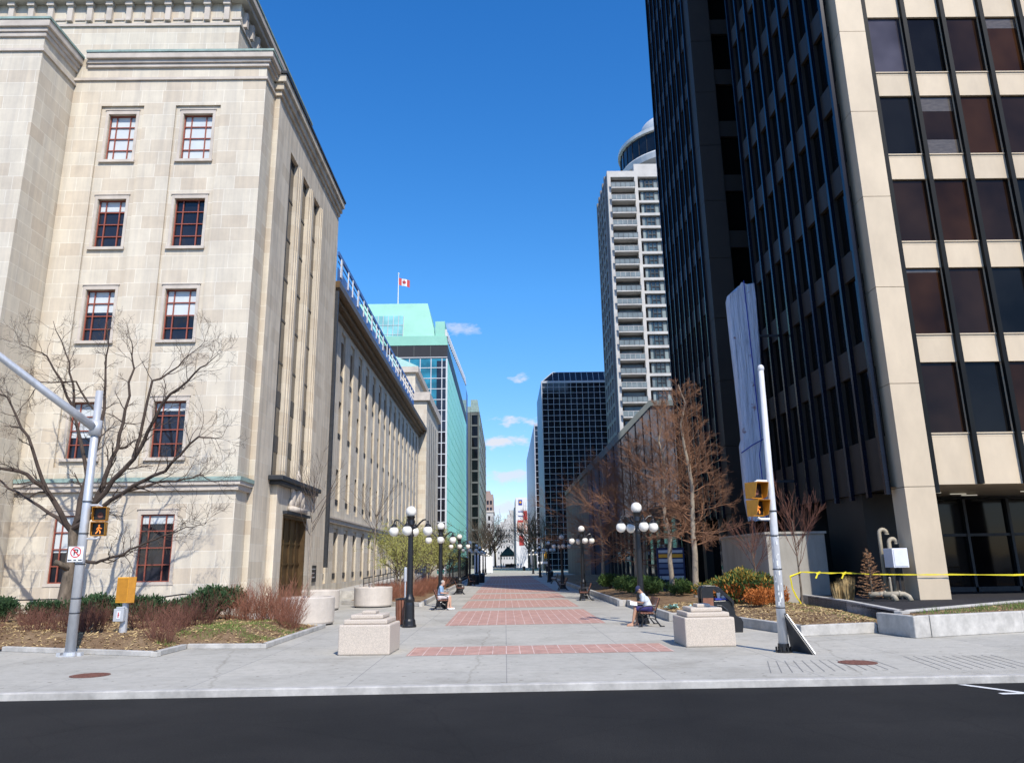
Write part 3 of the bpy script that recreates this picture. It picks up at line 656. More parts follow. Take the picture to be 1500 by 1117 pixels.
for i in range(7):
    for k in range(6):
        m_ = MB(); x = -5.2+i*2.1; z = 4+k*4.2; m_.box(x,x+.75,649.8,650,z,z+1.6); m_.build('window', M['hotelglass'] if (i*3+k)%5 else M['pane'], RB)
VB = empty('red_and_white_office', (6,297,0), 0, 'white office building with blue emblem and red panels on its face', 'building')
mb = MB(); mb.box(4.03,8.2,297.0,325.28,0,24.54); mb.box(3.46,4.03,299.83,325.28,0,21.15); mb.build('wall', M['white'], VB)
mb = MB(); mb.box(5.09,6.43,296.86,297.0,21.85,23.69); em = mb.build('emblem', M['bluesign'], VB)
mb = MB(); mb.lathe([(.44,-.06),(.44,.06)],(0,0,0),16); o = mb.build('emblem_shield', M['yellow'], em, world=False); o.rotation_euler = (R(90),0,0); o.location = (5.76,296.75,22.8)
mb = MB(); mb.box(4.88,6.79,296.89,297.0,19.38,19.66); mb.box(4.88,6.79,296.89,297.0,17.82,18.04); mb.build('blue_band', M['bluesign'], VB)
mb = MB(); mb.box(6.79,8.2,296.86,297.0,16.55,19.73); mb.box(4.67,6.79,296.86,297.0,15.77,16.48); mb.box(5.16,6.79,296.82,297.0,7.71,11.11); mb.build('red_panel', M['farred'], VB)
mb = MB(); mb.box(4.45,6.65,296.89,297.0,12.31,15.77); mb.box(6.93,8.2,296.89,297.0,11.67,16.48); mb.build('brick_panel', M['farpink'], VB)
mb = MB()
for x in (5.4,6.2,7.6): mb.box(x,x+.22,296.8,296.9,12.3,15.5)
mb.build('white_fin', M['white'], VB)

# ------------------------------------------------------------------ right: the precast towers
PT = empty('precast_office_tower', (24,32,0), 0, 'tall beige and black office tower on columns at the right corner', 'building')
FLR = 4.15; NF = 17
def wz(k): return (6.94+FLR*k, 9.88+FLR*k)
TOP = 78
fA = Fr((0,32.25,0),(1,0,0),(0,-1,0)); bayA = [17.08+1.83*k for k in range(10)]
mb = MB(); opsA = [(bayA[i]+.088,bayA[i+1]-.088,*wz(k)) for i in range(9) for k in range(NF)]
facade(mb, fA, 16.95, 33.7, 4.88, TOP, opsA, .12); mb.poly([fA.pt(16.95,4.88,0),fA.pt(33.7,4.88,0),(33.7,46,4.88),(16.95,46,4.88)])
mb.build('front_spandrel', M['precast'], PT)
mb = MB()
for i in range(9):
    for k in range(NF): mb.fbox(fA,bayA[i]+.1,bayA[i+1]-.1,6.94+FLR*k-.16,6.94+FLR*k-.135,0.001,.006); mb.fbox(fA,bayA[i]+.1,bayA[i+1]-.1,6.94+FLR*k-.05,6.94+FLR*k-.003,0.001,.05)
tag(mb.build('spandrel_sill', M['precast'], PT), kind='stuff')
rest = MB()
for i in range(9):
    for k in range(NF):
        a,b,c,e = bayA[i]+.088,bayA[i+1]-.088,*wz(k)
        if i < 5 and k < 6 and True:
            m_ = MB(); m_.fbox(fA,a,b,c,e,-.16,-.12); wv = m_.build('window', M['glass_sky' if k > 4 or (k == 4 and i == 0) else ('glass_brown' if (i*2+k) % 3 == 1 else ('glass_black' if (i+k) % 2 else 'towerglass_front'))], PT)  # pane tints paint in reflected sky on upper rows, darker reflections below
            for z0_,z1_ in {(1,3):((.0,.26),(.74,.98)),(3,4):((.8,.98),),(2,5):((.9,.98),),(4,2):((.55,.98),),(3,1):((.88,.98),),(0,1):((.93,.98),)}.get((i,k),()):
                m_ = MB(); m_.fbox(fA,a+.05,b-.05,c+(e-c)*z0_+.02,c+(e-c)*z1_,-.118,-.114); m_.build('blind', M['roomblind'], wv)
        else: rest.fbox(fA,a,b,c,e,-.16,-.12)
for i in range(10):
    m_ = MB(); x = bayA[i]; z0 = 4.55 if i == 0 else 4.88
    m_.fbox(fA,x-.095,x+.095,z0,TOP,0.002,.21); m_.build('fin', M['fin'], PT)
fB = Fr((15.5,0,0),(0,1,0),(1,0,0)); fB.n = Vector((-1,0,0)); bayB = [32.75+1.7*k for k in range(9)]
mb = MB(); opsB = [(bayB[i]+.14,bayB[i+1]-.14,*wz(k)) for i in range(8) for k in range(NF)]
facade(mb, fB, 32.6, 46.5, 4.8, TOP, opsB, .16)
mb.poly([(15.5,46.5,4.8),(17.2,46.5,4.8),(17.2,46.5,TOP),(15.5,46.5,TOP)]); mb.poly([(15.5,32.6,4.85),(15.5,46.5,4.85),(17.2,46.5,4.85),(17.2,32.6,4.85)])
mb.build('side_spandrel', M['precast_shade'], PT)
for i in range(8):
    for k in range(NF):
        a,b,c,e = bayB[i]+.14,bayB[i+1]-.14,*wz(k)
        if k < 8:
            m_ = MB(); m_.fbox(fB,a,b,c,e,-.2,-.16); m_.build('window', M['towerglass'], PT)
        else: rest.fbox(fB,a,b,c,e,-.2,-.16)
for x in bayB:
    m_ = MB(); m_.fbox(fB,x-.10,x+.10,4.55,TOP,0.002,.17); m_.build('fin', M['finblue'], PT)
tag(rest.build('upper_window', M['towerglass'], PT), kind='stuff')
# corner column, with panel joints
mb = MB(); zc = .55
lv = [.55,4.8]+[4.8+4.15*k for k in range(1,18)]
for a,b in zip(lv[:-1],lv[1:]): mb.box(15.75,16.95,31.98,33.1,a,b-.025)
mb.build('corner_column', M['precast'], PT)
mb = MB(); mb.box(15.85,16.85,32.1,33.0,.5,TOP); mb.build('column_joint', M['bronze'], PT)
mb = MB(); mb.box(17.3,33.5,34.5,46,4.9,TOP); mb.box(17.2,33.5,46,50.5,4.9,TOP); mb.build('core', M['storefront'], PT)
# arcade under the tower: piers, soffit, glazed lobby
boxes('side_pier', M['precast_shade'], PT, [(15.6,17.0,35.6,39.7,.3,4.79),(15.6,17,43,46,.3,4.79)])
boxes('front_column', M['precast'], PT, [(24.5,25.7,32.05,33.2,.5,4.86),(33,34.2,32.05,33.2,.5,4.86)])
mb = MB(); mb.box(17.4,34,38.5,38.7,.3,4.7); mb.box(17.2,17.4,38.5,46,.3,4.7); lg = mb.build('lobby_glass', M['storefront'], PT)
mb = MB()
for k in range(9): x = 17.4+k*2.05; mb.box(x,x+.12,38.3,38.5,.3,4.7)
mb.box(17.4,34,38.35,38.5,3.0,3.12); mb.box(17.4,34,38.3,38.5,.3,.75); mb.build('lobby_frame', M['darksteel'], lg)
for k in range(6):
    m_ = MB(); m_.box(18.2+k*1.3+(k%2)*.3,18.9+k*1.3+(k%2)*.3,35.2+(k%3)*.9,35.28+(k%3)*.9,4.76,4.80); m_.build('ceiling_tube', M['tubelight'], PT)
# second tower, further along
P2 = empty('dark_office_tower', (24,50,0), 0, 'shadowed dark office tower with thin blue fins behind the corner tower', 'building')
fC = Fr((0,50,0),(1,0,0),(0,-1,0)); fD = Fr((13.8,0,0),(0,1,0),(1,0,0)); fD.n = Vector((-1,0,0))
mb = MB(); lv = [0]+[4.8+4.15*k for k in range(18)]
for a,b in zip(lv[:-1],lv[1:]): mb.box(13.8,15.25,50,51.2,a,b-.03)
mb.build('corner_column', M['precast_shade'], P2)
mb = MB(); opsC = [(15.45,16.95,*wz(k)) for k in range(NF)]; facade(mb, fC, 15.25, 17.3, 4.8, TOP, opsC, .25, -.5); mb.build('front_spandrel', M['precast_shade'], P2)
for k in range(9):
    m_ = MB(); m_.fbox(fC,15.45,16.95,*wz(k),-.8,-.75); m_.build('front_window', M['towerglass'], P2)
bayD = [51.4+1.52*k for k in range(9)]
mb = MB(); opsD = [(bayD[i]+.12,bayD[i+1]-.12,*wz(k)) for i in range(8) for k in range(NF)]
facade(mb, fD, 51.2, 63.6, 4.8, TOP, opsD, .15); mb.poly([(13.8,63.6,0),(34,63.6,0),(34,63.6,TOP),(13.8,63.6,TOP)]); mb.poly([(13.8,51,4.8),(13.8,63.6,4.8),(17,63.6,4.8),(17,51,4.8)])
mb.build('side_spandrel', M['precast_shade'], P2)
rest = MB()
for i in range(8):
    for k in range(NF):
        a,b,c,e = bayD[i]+.12,bayD[i+1]-.12,*wz(k)
        if k < 10:
            m_ = MB(); m_.fbox(fD,a,b,c,e,-.19,-.15); m_.build('window', M['towerglass'], P2)
        else: rest.fbox(fD,a,b,c,e,-.19,-.15)
tag(rest.build('upper_window', M['towerglass'], P2), kind='stuff')
for x in bayD:
    m_ = MB(); m_.fbox(fD,x-.06,x+.06,4.6,TOP,0.002,.16); m_.build('fin', M['finblue'], P2)
mb = MB(); mb.box(14.4,34,51.3,63.5,0,TOP); mb.build('core', M['storefront'], P2)
boxes('arcade_pier', M['precast_shade'], P2, [(13.9,14.4,52.5,53.3,0,4.8),(13.9,14.4,57.5,58.3,0,4.8),(13.9,14.4,62.5,63.3,0,4.8)])

# ------------------------------------------------------------------ right: podium with sloped atrium roof
AT = empty('atrium_podium', (18,64,0), 0, 'dark glass podium with a sloping atrium roof behind the bare trees', 'building')
mb = MB(); poly = [(11.4,0),(11.4,13.6),(20.3,22.6),(40,22.6),(40,0)]
mb.extrude(poly, lambda p:(p[0],110,p[1]), lambda p:(p[0],150,p[1])); mb.build('atrium', M['cantile'], AT)
MB().box(11.28,11.4,110.1,150,0,13.5).build('dark_flank_panel', M['hoteldark'], AT)  # dark panel added over the flank to deepen its shade
mb = MB(); mb.extrude([(11.1,13.6),(11.1,14.3),(20.2,23.4),(40,23.4),(40,22.62),(20.35,22.62),(11.45,13.6)], lambda p:(p[0],109.6,p[1]), lambda p:(p[0],150,p[1])); mb.build('sloped_edge', M['greyconc'], AT)
mb = MB()
for k in range(19):
    x = 11.8+k*1.05; zt = min(22.5, 13.6+(x-11.4)*1.0); mb.box(x,x+.1,109.85,110,0,zt)
mb.build('mullion', M['finblue'], AT)
mb = MB(); mb.box(13.6,34,63.7,110,0,5.6); pw = mb.build('storefront', M['storefront'], AT)
mb = MB(); mb.box(13.3,34,63.7,110,5.6,6.6); mb.build('fascia', M['precast_shade'], AT)
boxes('pier', M['darksteel'], AT, [(13.45,13.6,64.5+k*3.5,65+k*3.5,0,5.6) for k in range(13)])
boxes('shop_sign', M['bluecladding'], AT, [(13.5,13.58,y,y+3.0,z,z+.5) for y,z in ((70,2.9),(70,1.9),(78,2.6),(90,2.8),(90,2.0),(97,2.6))])

# ------------------------------------------------------------------ right: hotel with balconies and round top
HT = empty('balcony_hotel', (32,157,0), 0, 'pale concrete hotel tower with a column of balconies and round rooftop restaurant', 'building')
mb = MB(); mb.box(23.0,62,158.6,173,0,82.6); mb.build('core', M['hoteldark'], HT)
HF = 2.9; nfl = 27
fH = Fr((0,157,0),(1,0,0),(0,-1,0))
mb = MB(); mb.box(22.9,23.6,157,158.6,0,81.2); mb.box(28.7,29.4,157,158.6,0,81.2); mb.box(34.2,35.2,157,158.6,0,81.2); mb.box(22.9,28.7,157,158.6,81.2,82.6); mb.box(28.7,35.2,157,159,81.2,84.2); mb.build('frame', M['hotel'], HT)
mb = MB(); mb.box(35.2,62,157.6,158.6,0,82); mb.build('far_bay', M['hotel'], HT)
for k in range(nfl):
    z = 78.6-HF*k
    if z < 22: break
    m_ = MB(); m_.box(23.6,28.7,156.3,158.6,z-.28,z); bc = m_.build('balcony', M['hotel'], HT)
    m_ = MB(); m_.box(23.5,28.6,156.25,156.32,z+.02,z+1.0); m_.build('railing', M['railglass'], bc)
    m_ = MB()
    m_.box(23.45,28.65,156.2,156.36,z+1.0,z+1.08)
    for q in range(6): m_.box(23.5+q*1.02,23.56+q*1.02,156.2,156.3,z,z+1.0)
    m_.build('handrail', M['hotel'] if k%2 else M['darksteel'], bc)
    m_ = MB(); m_.box(24.2,28.4,158.5,158.62,z,z+2.25); m_.build('balcony_door', M['hotelglass'], HT)
    m_ = MB(); m_.box(29.9,33.8,157.9,158.0,z+.2,z+2.3); wn = m_.build('window', M['hotelglass'], HT)
    m_ = MB()
    for x in (29.9,31.0,31.85,32.7,33.7): m_.box(x,x+.14,157.7,157.9,z+.2,z+2.3)
    m_.box(31.0,32.8,157.72,157.9,z+1.1,z+1.25); m_.build('frame', M['darksteel'], wn)
    boxes('curtain', M['curtain'] if k%3 else M['railglass'], wn, [(29.95,30.55,157.85,157.9,z+.3,z+2.25),(32.95,33.7,157.85,157.9,z+.3,z+2.25)])
    m_ = MB(); m_.box(29.4,34.2,157.2,158.6,z-.45,z+.1); m_.build('spandrel', M['hotel'], HT)
fHs = Fr((22.95,0,0),(0,1,0),(1,0,0)); fHs.n = Vector((-1,0,0))
for q in range(4):
    y = 160+q*3.4
    m_ = MB(); m_.fbox(fHs,y,y+1.7,4,80.5,-.1,.04); m_.build('side_window_strip', M['pane'], HT)
mb = MB()
for q in range(5): y = 158.3+q*3.4; mb.fbox(fHs,y,y+1.0,0,82,-.05,.55)
for k in range(27): z = 3+HF*k; mb.fbox(fHs,159.5,173,z,z+.75,-.05,.5)
mb.build('side_pier', M['hotelside'], HT)
cx_, cy_ = 43.0, 172
mb = MB(); mb.lathe([(11.5,84),(11.5,86.6)],(cx_,cy_,0),48); mb.build('drum_base', M['hoteldark'], HT)
mb = MB(); mb.lathe([(11.0,86.2),(14.6,87.6),(14.9,88.9),(14.6,89.3)],(cx_,cy_,0),64); mb.build('lower_rim', M['drum'], HT, smooth=False)
mb = MB(); mb.lathe([(14.35,89.25),(14.35,94.0)],(cx_,cy_,0),64); gl = mb.build('restaurant_glass', M['tealglass'] if False else M['blockglass'], HT)
mb = MB()
for k in range(40): a = 2*math.pi*k/40; mb.tube([(cx_+14.4*math.cos(a),cy_+14.4*math.sin(a),89.25),(cx_+14.4*math.cos(a),cy_+14.4*math.sin(a),94)],.1,4)
mb.build('mullion', M['darksteel'], gl)
mb = MB(); mb.lathe([(14.4,94.0),(14.95,94.1),(14.95,94.9),(12,95.4)],(cx_,cy_,0),64); mb.build('upper_rim', M['drum'], HT)
mb = MB(); mb.lathe([(9.6,95.2),(9.6,99.8),(9.1,101.0),(4,103),(.1,103.4)],(cx_,cy_,0),48); mb.build('roof_dome', M['drum'], HT, smooth=True)
# ------------------------------------------------------------------ right: black glass blocks with white grid
def grid_block(name, label, X, Y, X1, Y1, H, cell, chamfer, side_windows=False):
    e = empty(name, (X,Y,0), 0, label, 'building')
    mb = MB()
    if chamfer:
        hi = H+cell*1.9; mb.box(X,X1,Y,Y1,0,H); mb.hexa([(X,Y,H),(X1,Y,H),(X1,Y1,H),(X,Y1,H)],[(X+cell*2.0,Y+cell*1.2,hi),(X1,Y+cell*1.2,hi),(X1,Y1,hi),(X+cell*2,Y1,hi)])
    else: mb.box(X,X1,Y,Y1,0,H)
    mb.build('glass', M['blockglass'], e)
    mb = MB(); mb.box(X-.12,X-.02,Y-.1,Y1,0,H); mb.build('side_cladding', M['bluecladding'], e)
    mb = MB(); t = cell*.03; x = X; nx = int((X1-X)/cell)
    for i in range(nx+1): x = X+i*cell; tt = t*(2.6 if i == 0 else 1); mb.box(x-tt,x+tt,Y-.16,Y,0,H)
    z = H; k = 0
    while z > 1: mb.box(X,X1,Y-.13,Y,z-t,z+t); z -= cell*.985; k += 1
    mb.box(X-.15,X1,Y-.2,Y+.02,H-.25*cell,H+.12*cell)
    mb.build('mullion_grid', M['grid_shade'], e)
    if chamfer:
        mb = MB()
        hi = H+cell*1.9
        for i in range(2,nx): x = X+i*cell; mb.tube([(x,Y-.02,H+.1),(x,Y+cell*1.2,hi)],t*1.2,4)
        mb.tube([(X+cell*2,Y+cell*1.2,hi),(X1,Y+cell*1.2,hi)],t*2,4); mb.tube([(X,Y,H),(X+cell*2,Y+cell*1.2,hi)],t*2,4)
        mb.build('sloped_glazing_bar', M['whiteframe'], e)
    return e
grid_block('black_glass_block','black glass office block with fine white grid and chamfered top', 10.55, 215, 40, 245, 49.3, 1.58, True)
grid_block('distant_glass_block','farther black glass block with pale blue flank beyond the first', 11.6, 300, 45, 410, 51.5, 2.2, False)

# ------------------------------------------------------------------ street lamps
def make_lamp():
    r = empty('street_lamp')
    m = MB(); m.lathe([(.26,0),(.26,.06),(.23,.10),(.22,.22),(.19,.28),(.175,.75),(.16,.85),(.185,.90),(.185,.96),(.14,1.05),(.12,1.12)],n=16); m.build('base', M['black'], r, world=False, smooth=False)
    m = MB(); m.lathe([(.115,1.1),(.095,3.1),(.12,3.14),(.12,3.2),(.085,3.26),(.085,3.5),(.13,3.56),(.11,3.72),(.15,3.82),(.17,3.86)],n=14); m.build('post', M['black'], r, world=False)
    m = MB(); m.ball((0,0,4.03),.20,18,12); m.build('globe', M['opal'], r, world=False, smooth=True)
    for k in range(4):
        a = k*math.pi/2; c, s = math.cos(a), math.sin(a)
        m = MB(); P = lambda x,z: (x*c,x*s,z)
        m.tube([P(.08,3.42),P(.2,3.46),P(.32,3.6),P(.45,3.72),P(.56,3.74),P(.62,3.68),P(.63,3.60)],[.035,.035,.032,.03,.03,.03,.03],8)
        m.lathe([(.03,.13),(.045,.10),(.09,.05),(.125,.0),(.125,-.02)],(.63*c,.63*s,3.5),12)
        arm = m.build('arm', M['black'], r, world=False)
        m = MB(); m.ball((.63*c,.63*s,3.33),.18,18,12); m.build('globe', M['opal'], arm, world=False, smooth=True)
    return r
lamp0 = make_lamp(); lamp0['category'] = 'street lamp'; lamp0['group'] = 'five globe street lamps along the mall'
LL = [((-3.45,30.4,0),-.1,'black five globe lamp on the left behind the stone block, nearest of the left row'),
 ((-3.35,43.4,0),.05,'black five globe lamp just behind the seated man in blue'),
 ((-3.4,62.2,0),.08,'black five globe lamp third in the left row, beside the dark bench'),
 ((-3.5,82.5,0),.06,'black five globe lamp fourth in the left row, beside the reddish bench'),
 ((-3.4,99,0),.3,'black five globe lamp fifth in the left row, beside the dark bins'),
 ((-3.45,113,0),.1,'black five globe lamp sixth in the left row'),
 ((-3.5,132,0),.2,'black five globe lamp seventh in the left row near the white panels'),
 ((-3.6,152,0),.4,'black five globe lamp eighth in the left row beyond the white panels'),
 ((-3.7,176,0),.2,'black five globe lamp ninth in the left row, smallest on the left'),
 ((4.85,30.2,0),.22,'black five globe lamp behind the seated person in a cap'),
 ((4.66,50.3,0),.22,'black five globe lamp behind the empty brown bench, second on the right'),
 ((4.6,67.6,0),.15,'black five globe lamp at the edge of the tower shadow, third on the right'),
 ((4.7,90,0),.3,'black five globe lamp in the shade, fourth on the right'),
 ((4.9,118,0),.3,'black five globe lamp in the shade, fifth on the right'),
 ((5.0,150,0),.1,'black five globe lamp in the shade, farthest on the right')]
for i,(p,rz,lb) in enumerate(LL):
    if i == 0: lamp0.location = p; lamp0.rotation_euler = (0,0,rz); lamp0['label'] = lb
    else: copy_tree(lamp0, p, rz, lb)

# ------------------------------------------------------------------ benches, bins, blocks, planters
def make_bench():
    r = empty('park_bench')            # sits along y, faces +x
    m = MB()
    for k in range(5): x = .04+k*.095; m.box(x,x+.075,-.72,.72,.42+.004*abs(k-2),.455+.004*abs(k-2))
    m.build('seat', M['wood'], r, world=False, bevel=.008)
    m = MB()
    for k in range(5):
        z = .52+k*.085; x = .0-.035*k; m.hexa([(x,-.72,z),(x+.03,-.72,z),(x+.03,.72,z),(x,.72,z)],[(x-.03,-.72,z+.07),(x,-.72,z+.07),(x,.72,z+.07),(x-.03,.72,z+.07)])
    m.build('backrest', M['wood'], r, world=False)
    for y in (-.62,.62):
        m = MB()
        m.tube([(.5,y,0),(.47,y,.06),(.40,y,.22),(.44,y,.36),(.52,y,.41)],.028,6); m.tube([(-.22,y,0),(-.15,y,.05),(-.02,y,.22),(-.0,y,.38),(-.04,y,.55),(-.19,y,.93)],.028,6)
        m.tube([(.40,y,.22),(.25,y,.30),(.1,y,.28),(-.02,y,.22)],.022,6); m.tube([(-.05,y,.41),(.52,y,.41)],.025,6)
        m.tube([(-.1,y,.68),(.15,y,.68),(.36,y,.66),(.5,y,.60),(.52,y,.41)],.024,6)
        m.box(.44,.58,y-.05,y+.05,0,.03); m.box(-.3,-.14,y-.05,y+.05,0,.03)
        m.build('leg', M['black'], r, world=False)
    return r
b0 = make_bench(); b0['category'] = 'bench'; b0['group'] = 'brown slatted benches on the mall'
BL = [((-3.3,41.45,0),0,'brown slatted bench that the man in blue sits on'),((5.05,29.35,0),R(180),'brown slatted bench that the person in a cap sits on'),
 ((-3.5,60.6,0),R(4),'dark bench at the foot of the third lamp on the left'),((4.75,48.3,0),R(176),'empty brown bench beside the second lamp on the right'),
 ((4.6,65.2,0),R(180),'small looking bench at the edge of the tower shadow'),((-3.45,80.9,0),R(4),'reddish bench at the foot of the fourth lamp on the left'),
 ((5.1,84.5,0),R(180),'bench in deep shade under the fourth lamp on the right')]
for i,(p,rz,lb) in enumerate(BL):
    if i == 0: b0.location = p; b0['label'] = lb
    else: copy_tree(b0, p, rz, lb)

lb_ = empty('litter_bin', (-3.72,31.05,0), 0, 'brown slatted litter bin right behind the nearest left lamp', 'litter bin')
m = MB()
for k in range(16):
    a = 2*math.pi*k/16; m.hexa([(.27*math.cos(a+q),.27*math.sin(a+q),.08) for q in (-.15,.15)]+[(.3*math.cos(a+q),.3*math.sin(a+q),.08) for q in (.15,-.15)],[(.29*math.cos(a+q),.29*math.sin(a+q),.92) for q in (-.15,.15)]+[(.32*math.cos(a+q),.32*math.sin(a+q),.92) for q in (.15,-.15)])
m.build('slat', M['wood'], lb_, world=False)
m = MB(); m.lathe([(.25,.05),(.27,.88),(.33,.92),(.33,.95),(.2,.97),(.2,.9),(.19,.1)],n=20); m.build('liner', M['black'], lb_, world=False)
pp = empty('marker_post', (-3.95,33.2,0), 0, 'thin grey post with a thicker top behind the brown litter bin', 'post')
m = MB(); m.tube([(0,0,0),(0,0,1.55)],.03,8); m.build('pole', M['galv'], pp, world=False); m = MB(); m.lathe([(.05,1.5),(.06,1.55),(.06,2.0),(.04,2.05)],n=10); m.build('cap', M['greybox'], pp, world=False)

def make_bin():
    r = empty('litter_bin'); m = MB(); m.lathe([(.3,0),(.32,.05),(.36,.8),(.36,.9),(.28,.98),(.1,1.02)],n=14); m.build('body', M['black'], r, world=False)
    m = MB(); m.lathe([(.37,.78),(.39,.82),(.37,.86)],n=14); m.build('ring', M['darksteel'], r, world=False); return r
nb = make_bin(); nb['category'] = 'litter bin'; nb['group'] = 'round black bins far along the mall'
NB = [((-3.0,86,0),'round black bin left of the mall, nearest of the far bins'),((-2.6,92,0),'round black bin just beyond the first far bin on the left'),((-3.4,89,0),'round black bin closest to the left planting among the far bins'),((4.6,205,0),'round black bin on the right edge of the sunlit far mall'),((5.6,104,0),'round black bin in the shade on the right')]
for i,(p,lb) in enumerate(NB):
    if i == 0: nb.location = p; nb['label'] = lb
    else: copy_tree(nb, p, .3*i, lb)
# black litter bin with curved hood on the right
hb = empty('hooded_bin', (6.05,26.0,0), 0, 'black bin with curved hood and brown side behind the right stone block', 'litter bin')
prof = [(0,0),(0,1.22),(.04,1.33),(.14,1.38),(.42,1.38),(.55,1.34),(.75,1.15),(.93,.98),(.98,.9),(.98,.78),(.92,.78),(.90,.88),(.70,1.07),(.52,1.24),(.42,1.28),(.36,1.28),(.36,0)]
m = MB(); m.extrude(prof, lambda p:(p[0],-.02,p[1]), lambda p:(p[0],.10,p[1])); m.extrude(prof, lambda p:(p[0],.45,p[1]), lambda p:(p[0],.57,p[1])); m.build('hood', M['black'], hb, world=False, bevel=.01)
m = MB(); m.extrude([(.36,0),(.36,.93),(.95,.95),(1.0,.7),(1.02,.5),(1.18,.42),(1.24,.30),(1.2,0)], lambda p:(p[0],.05,p[1]), lambda p:(p[0],.52,p[1])); bd = m.build('body', M['black'], hb, world=False, bevel=.02)
m = MB(); m.tube([(.45,.03,.80),(.60,.02,.78),(.75,.02,.66),(.80,.02,.5)],.025,6); m.tube([(.5,.03,.66),(.58,.0,.64),(.62,.03,.62)],.012,6); m.build('scroll', M['darksteel'], bd, world=False)
m = MB(); m.box(.02,.34,-.035,-.022,.3,1.02); m.build('side_panel', M['wood'], hb, world=False)
m = MB(); m.box(.44,.92,.1,.46,.95,1.0); m.build('tray', M['bluesign'], hb, world=False)
cp = empty('paper_cup', (6.62,26.2,1.0), 0, 'white paper cup left on top of the black hooded bin', 'cup'); m = MB(); m.lathe([(.045,0),(.06,.15),(.063,.16)],n=12); m.build('cup', M['paper'], cp, world=False)
cp2 = empty('paper_box', (6.79,26.22,1.0), .2, 'crumpled white paper box beside the cup on the hooded bin', 'box'); m = MB(); m.hexa([(-.09,-.06,0),(.09,-.06,0),(.08,.06,0),(-.09,.05,0)],[(-.08,-.05,.07),(.09,-.06,.06),(.09,.06,.075),(-.08,.05,.05)]); m.build('box', M['paper'], cp2, world=False)

def make_block():
    r = empty('stone_block'); m = MB(); m.box(-.655,.655,-.72,.72,0,.72); m.build('body', M['aggregate'], r, world=False, bevel=.035)
    m = MB(); m.box(-.56,.56,-.62,.62,.722,.84); m.box(-.42,.42,-.48,.48,.842,.95); m.build('step', M['aggregate'], r, world=False, bevel=.03)
    m = MB(); m.box(-.18,.18,-.22,.22,.952,1.03); m.build('cap', M['aggregate'], r, world=False, bevel=.02); return r
s0 = make_block(); s0['category'] = 'stone block'; s0['group'] = 'stepped stone blocks at the mall entrance'; s0.location = (-3.53,22.2,0); s0.rotation_euler = (0,0,R(-3)); s0['label'] = 'pale stepped stone block on the left of the mall entrance'
copy_tree(s0, (5.27,22.75,0), R(1), 'pale stepped stone block on the right, in front of the hooded bin')

def make_planter():
    r = empty('round_planter'); m = MB(); m.lathe([(.93,0),(.95,.05),(.95,.05)],n=40); m.build('foot', M['dark'], r, world=False)
    m = MB(); m.lathe([(.97,.06),(1.0,.12),(1.0,.98),(.97,1.02),(.86,1.02),(.84,.9)],n=48); m.build('tub', M['planter'], r, world=False, smooth=False)
    m = MB(); m.lathe([(.86,.88),(.4,.95),(.05,.97)],n=24); m.build('soil', M['mulch'], r, world=False); return r
p0 = make_planter(); p0['category'] = 'planter'; p0['group'] = 'round concrete planters beside the stone building'
PL = [((-7.0,44.7,0),1.0,'round concrete planter in the open, between the lamp and the entrance'),((-7.55,32.4,0),1.0,'round concrete planter half behind the russet shrubs, with a bare young tree'),((-9.3,42.5,0),.95,'round concrete planter in front of the entrance, partly behind another')]
for i,(p,s,lb) in enumerate(PL):
    if i == 0: p0.location = p; p0['label'] = lb
    else: copy_tree(p0, p, .2*i, lb, scale=s)

# manholes
def make_manhole():
    r = empty('manhole_cover'); m = MB(); m.lathe([(.40,.004),(.40,.010),(.37,.010)],n=32); m.build('rim', M['manhole'], r, world=False)
    m = MB(); m.lathe([(.36,.004),(.36,.012),(.05,.013)],n=32)
    for k in range(-4,5): w_ = math.sqrt(max(0,.33**2-(k*.075)**2)); m.box(-w_,w_,k*.075-.012,k*.075+.012,.012,.018)
    m.build('lid', M['manhole'], r, world=False); return r
mh = make_manhole(); mh['category'] = 'manhole cover'; mh['group'] = 'manhole covers in the sidewalk'; mh.location = (-8.87,18.5,0); mh['label'] = 'rusty round manhole cover in the left sidewalk'
copy_tree(mh, (7.5,18.35,0), .6, 'rusty round manhole cover in the right sidewalk')

